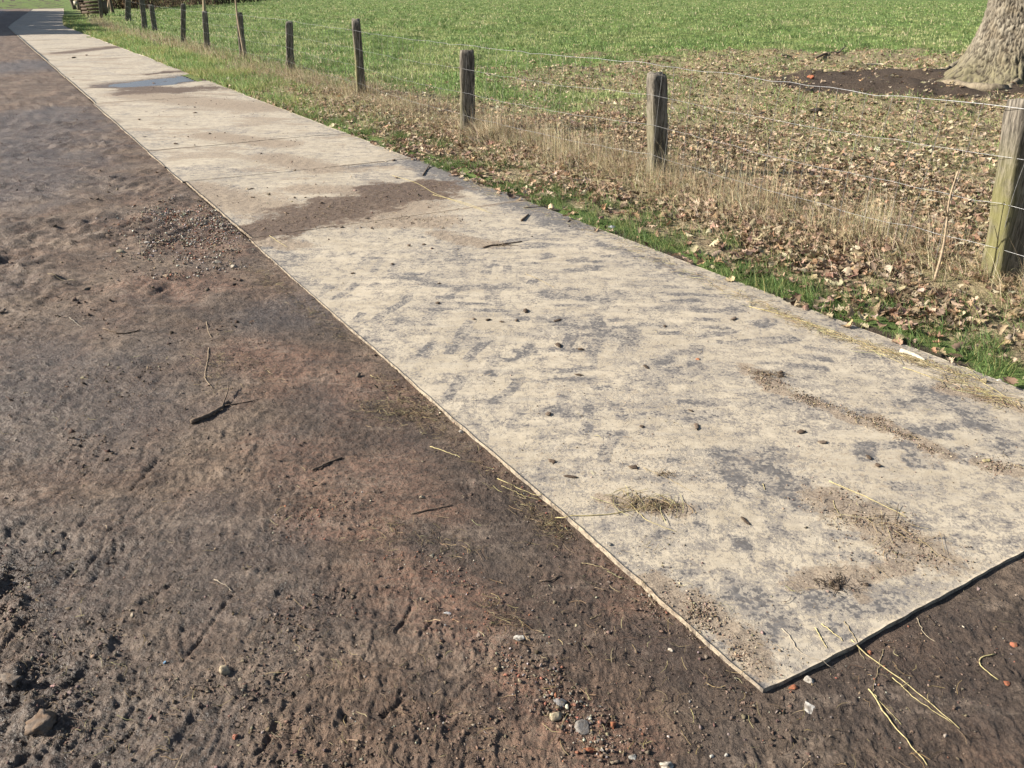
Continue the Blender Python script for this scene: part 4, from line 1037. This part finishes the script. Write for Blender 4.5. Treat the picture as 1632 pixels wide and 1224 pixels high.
for hi, h in enumerate(HW):
    P = []
    for i in range(NW):
        a = wire_pt(i, h+rng.uniform(-.012, .012)); 
        if P: 
            p0 = P[-1]; nn = 18 if i < 8 else 8
            for s in np.linspace(0, 1, nn+1)[1:-1]:
                q = p0+(a-p0)*s; q[2] += -.03*4*s*(1-s)*(1 if hi else .5)+rng.normal(0, .005); q[:2] += rng.normal(0, .003, 2); P.append(q)
        P.append(a)
    P = np.array(P); strands.append(P)
    V, f = tube_arr(P, .0019 if hi == 0 else .0012, 5)
    link('line_wire', mesh_np('line_wire', V-fo, f, smooth=True), M_wire, fence)
def along(P, i, s, nn=18):
    j = i*nn+s*nn; j0 = int(math.floor(j)); j1 = min(j0+1, len(P)-1); return P[j0]+(P[j1]-P[j0])*(j-j0)
nst = 0; rest = []
for i in range(0, 7):
    L = np.linalg.norm(POST[i+1][0]-POST[i][0]); ns = int(L/.2)
    for j in range(1, ns):
        s = j/ns; s2 = min(max(s+rng.normal(0, .006), .01), .99); lean = .016
        pts = [along(strands[q], i, min(max(s2+lean*q+rng.normal(0, .003), .004), .99))-np.append(FN*.003, 0) for q in range(4)]
        pts.append(pts[-1]+np.array([0, 0, -.17]))
        V, f = tube_arr(smooth_line(pts, 9), .0016 if i < 2 else .0010, 4, False)
        kn = []
        for q in pts[:4]:
            v2, f2 = ICO[1]; kn.append((v2*.0036+q, [f2], np.zeros((len(v2), 3))))
        V, f, _ = cat([(V, f, np.zeros((len(V), 3)))]+kn)
        if nst < 98: link('stay_wire', mesh_np('stay_wire', V-fo, f), M_wire, fence)
        else: rest.append((V-fo, f, np.zeros((len(V), 3))))
        nst += 1
if rest:
    V, f, _ = cat(rest); o = link('stay_wire', mesh_np('stay_wire', V, f), M_wire, fence); o['kind'] = 'stuff'

# upright stems beside the fence
def stem(name, pts, rad, mat, label, cat_, branches=(), k=6):
    b = at(*pts[0]); Y = b[1]; b[2] = float(zsurf(b[0], b[1])[0])-.02
    P = [b]+[vp(u, v, Y) for u, v in pts[1:]]
    Q = smooth_line(P, 16); V, f = tube_arr(Q, np.linspace(rad, rad*.45, 16), k); parts = [(V, f, np.zeros((len(V), 3)))]
    for br in branches:
        B = smooth_line([vp(u, v, Y+dy) for u, v, dy in br], 7); V, f = tube_arr(B, np.linspace(rad*.6, rad*.25, 7), 5); parts.append((V, f, np.zeros((len(V), 3))))
    V, f, _ = cat(parts); tag(link(name, mesh_np(name, V-b, f, smooth=True), mat, loc=b), label, cat_)
stem('dead_stem', [(1488, 450), (1503, 400), (1510, 350), (1512, 318), (1527, 272)], .009, M_stem, 'slender dead stem standing in the leaves left of the near post', 'plant', [[(1510, 345, 0), (1506, 330, -.03), (1503, 310, -.05)], [(1511, 330, 0), (1517, 322, .03), (1512, 312, .05)]])
stem('sapling', [(391, 96), (384, 60), (377, 20), (374, -20), (370, -60)], .03, M_stem, 'thin bare sapling leaning against a far fence post', 'sapling', [[(374, -5, 0), (366, -20, .1), (362, -40, .2)]])
stem('wooden_stake', [(180, 21), (176, 2), (172, -20)], .12, M_twig, 'dark leaning stake behind the fence near the far track end', 'stake')
stem('wooden_stake', [(172, 20), (174, 0), (176, -22)], .1, M_stem, 'greyer leaning stake crossing the dark one near the far track end', 'stake')
stem('wooden_stake', [(326, 20), (325, 0), (324, -22)], .13, M_stem, 'pale stake standing far out at the field hedge', 'stake')

# dry tussock by the third post
def tussock(u, v, n, r, hgt, label):
    p = at(u, v); p[2] = float(zsurf(p[0], p[1])[0]); th = rng.uniform(0, 6.28, n); d = r*np.sqrt(rng.random(n))*.6
    P = np.stack([d*np.cos(th)*1.5, d*np.sin(th), .05*(1-(d/r)**2)], 1)
    V, f, c = blades(P, rng.uniform(.5, 1.1, n)*hgt, np.full(n, .006), th+rng.normal(1.57, .6, n), rng.uniform(.5, 1.5, n), pal(n, DRYC, .15), 4)
    V0, f0 = rock(77, 2, (r*2.4, r*1.6, .16), 2, .2); V0[:, 2] += .0
    V, f, c = cat([(V, f, c), (V0, f0, np.tile(np.array((.10, .075, .05)), (len(V0), 1)))])
    tag(link('grass_tussock', mesh_np('grass_tussock', V, f, col=c), M_dry, loc=p), label, 'grass tussock')
tussock(780, 225, 420, .24, .22, 'bleached grass tussock on the verge in front of the third post')
tussock(262, 66, 120, .5, .2, 'dark flat tussock on the far verge before the fence')

# ------------------------------------------------------------------ old oak
def oak():
    C = np.array([9.06, 15.9]); z0 = float(zmead(C[0], C[1]))-.12
    t = empty('oak_tree', (C[0], C[1], z0), 'massive grey oak trunk with spreading roots at the top right', 'tree')
    na, nz = 420, 330
    th = np.linspace(0, 2*math.pi, na, endpoint=False); zz = np.concatenate([np.linspace(0, 2.4, 250), np.linspace(2.45, 6.5, 80)])
    TH, Z = np.meshgrid(th, zz)
    rad = .64-.025*np.minimum(Z, 4)+.30*np.exp(-Z/.42)+.11*np.exp(-Z/1.3)
    lob = 0
    for a0, wd, am in ((185, .26, .5), (238, .3, .34), (282, .28, .3), (325, .3, .35), (20, .3, .4), (80, .35, .4), (135, .3, .36)):
        dd = (TH-R(a0)+math.pi) % (2*math.pi)-math.pi
        lob = lob+am*np.exp(-(dd/wd)**2)
    rad = rad+lob*(np.exp(-Z/.22)*.95+.28*np.exp(-Z/.7))
    X0, Y0 = np.cos(TH), np.sin(TH)
    def per(f1, f2, sd):                   # wraps round the trunk: noise on a slanted cylinder
        return perlin(X0*f1+Z*f2*.35+3, Y0*f1+Z*f2, sd)
    tw = TH+Z*.22
    def ring(k, fz, sd):
        u = (tw % (2*math.pi))/(2*math.pi)*k
        a = perlin(u, Z*fz, sd); b = perlin(u-k, Z*fz, sd); w = u/k
        return a*(1-w)+b*w
    plate = ring(64, 3.6, 400)+.7*ring(130, 8.5, 401)
    crack = sst(.17, .0, np.abs(plate))
    rid = np.clip(np.abs(plate), 0, .6)
    low = sst(.9, .1, Z+.3*ring(9, 1.5, 403))
    rad = rad+.07*(rid-.2)+.03*ring(14, 1.2, 402)+.012*ring(180, 15, 404)
    rad = rad+.05*low*ring(24, 5, 405)
    X = rad*X0; Y = rad*Y0
    V = np.stack([X.ravel(), Y.ravel(), Z.ravel()], 1)
    i = np.arange(nz-1)[:, None]*na; j = np.arange(na)[None]
    Q = np.stack([i+j, i+(j+1) % na, i+na+(j+1) % na, i+na+j], -1).reshape(-1, 4)
    me = mesh_np('trunk', V, Q, dict(crack=(crack*.95).ravel(), low=low.ravel(), rootpale=np.zeros(V.shape[0])), smooth=True)
    link('trunk', me, M_bark, t)
    def root(pts, r0, pale):
        P = []
        for u, v, h in pts:
            p = at(u, v); P.append([p[0]-C[0], p[1]-C[1], float(zmead(p[0], p[1]))-z0+h])
        Q = smooth_line(P, 16); m = np.linspace(r0, r0*.4, 16)*.8
        V, f = tube_arr(Q, m, 14)
        V = V+.5*r0*np.stack([perlin(V[:, 0]*5, V[:, 1]*5+V[:, 2]*4, 410), perlin(V[:, 0]*5, V[:, 1]*5+V[:, 2]*4, 411), perlin(V[:, 0]*6, V[:, 1]*6+V[:, 2]*4, 412)], 1)
        link('root', mesh_np('root', V, f, dict(crack=np.zeros(len(V)), low=np.full(len(V), .3), rootpale=np.full(len(V), pale)), smooth=True), M_bark, t)
    root([(1602, 150, -.02), (1560, 149, .04), (1515, 140, .02), (1475, 129, -.07)], .11, .35)
    root([(1545, 112, .3), (1510, 116, .1), (1485, 121, -.02)], .12, .15)
    root([(1628, 138, .1), (1612, 146, .02), (1604, 150, -.08)], .12, .2)
    # bare crown
    g = np.random.default_rng(5); parts = []
    def branch(p, d, L, r, lev):
        m = 6; P = [p]
        for _ in range(m-1):
            d = d+g.normal(0, .16, 3); d[2] += .03; d = d/np.linalg.norm(d); P.append(P[-1]+d*L/(m-1))
        V, f = tube_arr(P, np.linspace(r, r*.55, m), 10 if lev == 0 else 5, False)
        parts.append((V, f, np.zeros((len(V), 3))))
        if lev < 4:
            for _ in range(3 if lev else 3):
                q = P[g.integers(2, m)]; e = d+g.normal(0, .6, 3); e[2] = abs(e[2])*.7+.05; branch(q, e/np.linalg.norm(e), L*.68, r*.5, lev+1)
    for a in range(6):
        th0 = a*1.05+.3; branch(np.array([.2*math.cos(th0), .2*math.sin(th0), 6.2]), np.array([math.cos(th0)*.7, math.sin(th0)*.7, .75]), 4.6, .3, 0)
    V, f, _ = cat(parts)
    link('crown', mesh_np('crown', V, f, dict(crack=np.zeros(len(V)), low=np.zeros(len(V)), rootpale=np.zeros(len(V))), smooth=True), M_bark, t)
oak()

# ------------------------------------------------------------------ background: hedge bushes, far stems, trough, shading trees
def bush(x, y, w, h, n, cols, label, name='bare_bush', cat_='bush', group=None, leafy=0):
    z0 = float(zmead(x, y)); t = empty(name, (x, y, z0), label, cat_, group); parts = []
    for _ in range(n):
        a = rng.uniform(0, 6.28); L = h*rng.uniform(.5, 1.05); el = rng.uniform(.5, 1.5)
        b = np.array([rng.normal(0, w*.25), rng.normal(0, w*.25), 0]); e = np.array([math.cos(a)*math.cos(el)*.6, math.sin(a)*math.cos(el)*.6, math.sin(el)])*L
        mid = b+e*.5+rng.normal(0, .15, 3); V, f = tube_arr([b, mid, b+e], [.03, .02, .008], 4, False)
        parts.append((V, f, np.tile(np.array(cols[rng.integers(len(cols))]), (len(V), 1))))
    V, f, c = cat(parts); link('stems', mesh_np('stems', V, f, col=c), M_stone, t)
    if leafy:
        m = leafy; th = rng.uniform(0, 6.28, m); ph = rng.uniform(-1, 1, m); rr = rng.random(m)**.4
        P = np.stack([rr*np.cos(th)*np.sqrt(1-ph**2)*w*.6, rr*np.sin(th)*np.sqrt(1-ph**2)*w*.6, h*.5+rr*ph*h*.5], 1)
        P *= 1+.18*perlin(P[:, 0]*2+x, P[:, 1]*2+P[:, 2], 500)[:, None]
        v, ff, cc = scatter(LEAFL, P, rng.uniform(.12, .25, m), 1.2, pal(m, cols, .25)); link('foliage', mesh_np('foliage', v, ff, col=cc), M_leaf, t)
BR = [(.13, .09, .06), (.22, .15, .09), (.08, .06, .045), (.3, .22, .13)]
DK = [(.02, .022, .012), (.03, .035, .016), (.045, .04, .02)]
HB = [(205, 15), (228, 15), (252, 13), (275, 12), (300, 10), (325, 9), (348, 8), (370, 6), (392, 4), (414, 2), (438, 0), (462, -2)]
HL = ['leftmost reddish bare bush behind the dark far post', 'reddish bare bush just right of the far paired posts', 'brown bare bush at the left end of the field hedge', 'brown bush second along the field hedge, left of the pale stake', 'brown bush at the pale stake in the field hedge', 'last brown bush before the dark hedge part', 'first dark evergreen bush of the field hedge', 'dark evergreen bush behind the leaning sapling', 'dark evergreen bush just right of the sapling', 'dark bush where the field edge meets the top of the photo', 'dark bush beyond the top edge, second to last of the hedge', 'last dark bush of the field hedge at the right']
for i, (u, v) in enumerate(HB):
    p = at(u, v-1); dk = i >= 6
    bush(p[0], p[1], 3.4, 3.0, 60, DK if dk else BR, HL[i], 'hedge_bush', 'bush', 'bushes of the field hedge', 900 if dk else 420)
p = at(216, 10); bush(p[0], p[1], 3.0, 2.6, 70, [(.3, .18, .1), (.22, .13, .08)], 'rusty brown thicket in front of the field hedge beside far posts', 'thicket', 'bush', None, 300)
p = at(185, 14); bush(p[0], p[1], 2.6, 1.4, 60, DK+BR, 'low dark scrub beside the feed box', 'scrub', 'bush', None, 300)
def multistem():
    b = at(124, 16); t = empty('multi_stem_tree', b, 'dark slanting bare stems of a small tree beyond the track end', 'tree')
    for (u0, v0, u1, v1, r) in ((120, 15, 108, -10, .17), (126, 16, 121, -12, .15), (131, 16, 127, -14, .15)):
        p0 = at(u0, v0); p1 = vp(u1, v1, p0[1]); top = p0+(p1-p0)*2.2
        V, f = tube_arr(smooth_line([p0-b+[0, 0, -.1], (p0+top)/2-b+[.1, 0, 0], top-b], 10), np.linspace(r, r*.6, 10), 9)
        link('trunk', mesh_np('trunk', V, f, dict(crack=np.full(len(V), .3), low=np.zeros(len(V)), rootpale=np.zeros(len(V))), smooth=True), M_bark, t)
    g = np.random.default_rng(9); parts = []
    for _ in range(60):
        s = np.array([g.normal(-.6, .5), g.normal(0, .4), g.uniform(1.8, 4)]); e = s+np.array([g.normal(0, .6), g.normal(0, .6), g.uniform(.3, 1.2)])
        V, f = tube_arr(smooth_line([s, (s+e)/2+g.normal(0, .1, 3), e], 5), [.03, .026, .02, .014, .008], 4, False); parts.append((V, f, np.zeros((len(V), 3))))
    V, f, _ = cat(parts); link('crown', mesh_np('crown', V, f), M_twig, t)
multistem()
def boxv(lo, hi):
    lo, hi = np.array(lo, F8), np.array(hi, F8)
    V = np.array([[(lo, hi)[(i >> 0) & 1][0], (lo, hi)[(i >> 1) & 1][1], (lo, hi)[(i >> 2) & 1][2]] for i in range(8)])
    return V, [np.array([[0, 2, 3, 1], [4, 5, 7, 6], [0, 1, 5, 4], [2, 6, 7, 3], [0, 4, 6, 2], [1, 3, 7, 5]])]
def trough():
    b = at(152, 25); t = empty('feed_box', b, 'dark slatted wooden feed box behind the fence near the track end', 'feed box')
    parts = []
    for i in range(4): V, f = boxv((-.65, -.35, .12+i*.19), (.65, -.31, .27+i*.19)); parts.append((V, f, np.zeros((8, 3))))
    for i in range(4): V, f = boxv((-.65, .31, .12+i*.19), (.65, .35, .27+i*.19)); parts.append((V, f, np.zeros((8, 3))))
    for sx in (-.69, .65): V, f = boxv((sx, -.37, .12), (sx+.04, .37, .85)); parts.append((V, f, np.zeros((8, 3))))
    V, f, _ = cat(parts); link('box_side', mesh_np('box_side', V, f), M_twig, t)
    V, f = boxv((-.85, -.45, .88), (.8, .4, .93)); link('lid', mesh_np('lid', V, f), M_twig, t)
    V, f = boxv((-.95, -.52, .6), (-.72, -.49, .82)); link('board', mesh_np('board', V, f), M_pale, t)
    for sx in (-.6, .52):
        for sy in (-.3, .22): V, f = boxv((sx, sy, -.05), (sx+.08, sy+.08, .13)); link('leg', mesh_np('leg', V, f), M_twig, t)
trough()
def shade_tree(n, t, w, h, lab, seed):
    x, y = xy(np.array(n), np.array(t)); x, y = float(x), float(y); g = np.random.default_rng(seed)
    tr = empty('evergreen_tree', (x, y, 0), lab, 'tree', 'evergreen trees shading the far track')
    V, f = tube_arr(np.array([[0, 0, -.1], [.05, 0, h*.4], [0, .1, h*.9]]), [.28, .2, .05], 9)
    link('trunk', mesh_np('trunk', V, f, dict(crack=np.zeros(len(V)), low=np.zeros(len(V)), rootpale=np.zeros(len(V))), smooth=True), M_bark, tr)
    m = 5200; th = g.uniform(0, 6.28, m); s = g.random(m)**.9; rr = w*(1-.75*s**3)*np.sqrt(g.random(m))*(1+.25*np.sin(th*5+s*20))
    P = np.stack([rr*np.cos(th), rr*np.sin(th), .15*h+s*h*.85], 1)
    v, ff, cc = scatter(LEAFL, P, g.uniform(.3, .6, m), 1.1, pal(m, [(.03, .05, .018), (.05, .07, .025), (.022, .035, .014)], .2)); link('crown', mesh_np('crown', v, ff, col=cc), M_leaf, tr)
SHL = ['broad evergreen nearest the camera in the row left of the far track', 'second evergreen in the row left of the far track', 'third evergreen in the row left of the far track', 'fourth evergreen in the row left of the far track', 'fifth evergreen in the row left of the far track', 'sixth evergreen in the row left of the far track', 'seventh evergreen in the row left of the far track', 'evergreen at the far end of the row left of the far track']
for i in range(8):
    shade_tree(-8.3, 46+i*4.7, 3.3, 8.0+.5*math.sin(i*2.3), SHL[i], 600+i)

# ------------------------------------------------------------------ camera, light
cam = bpy.data.cameras.new('camera'); co = bpy.data.objects.new('camera', cam); COL.objects.link(co)
cam.sensor_fit = 'HORIZONTAL'; cam.sensor_width = 36; cam.lens = 36*FPX/1632; cam.clip_start = .05; cam.clip_end = 3000
co.location = (0, 0, H); co.rotation_euler = (math.pi/2-PITCH, 0, 0)
sc.camera = co
SUN_AZ, SUN_EL = -90.0, 30.0
sd = Vector((math.sin(R(SUN_AZ))*math.cos(R(SUN_EL)), math.cos(R(SUN_AZ))*math.cos(R(SUN_EL)), math.sin(R(SUN_EL))))
sl = bpy.data.lights.new('sun', 'SUN'); sl.energy = 5.0; sl.angle = R(.55); sl.color = (1, .93, .82)
so = bpy.data.objects.new('sun', sl); COL.objects.link(so); so.rotation_euler = (-sd).to_track_quat('-Z', 'Y').to_euler(); so.location = (-20, 0, 15)
w = bpy.data.worlds.new('World'); sc.world = w; w.use_nodes = True
nt_ = w.node_tree; bg = nt_.nodes['Background']; sky = nt_.nodes.new('ShaderNodeTexSky')
sky.sky_type = 'NISHITA'; sky.sun_disc = False; sky.sun_elevation = R(SUN_EL); sky.sun_rotation = R(SUN_AZ)
sky.air_density = 1.0; sky.dust_density = 1.5
nt_.links.new(sky.outputs[0], bg.inputs[0]); bg.inputs[1].default_value = .062
vs = sc.view_settings; vs.view_transform = 'Standard'; vs.look = 'None'; vs.exposure = 1.18; vs.gamma = 1
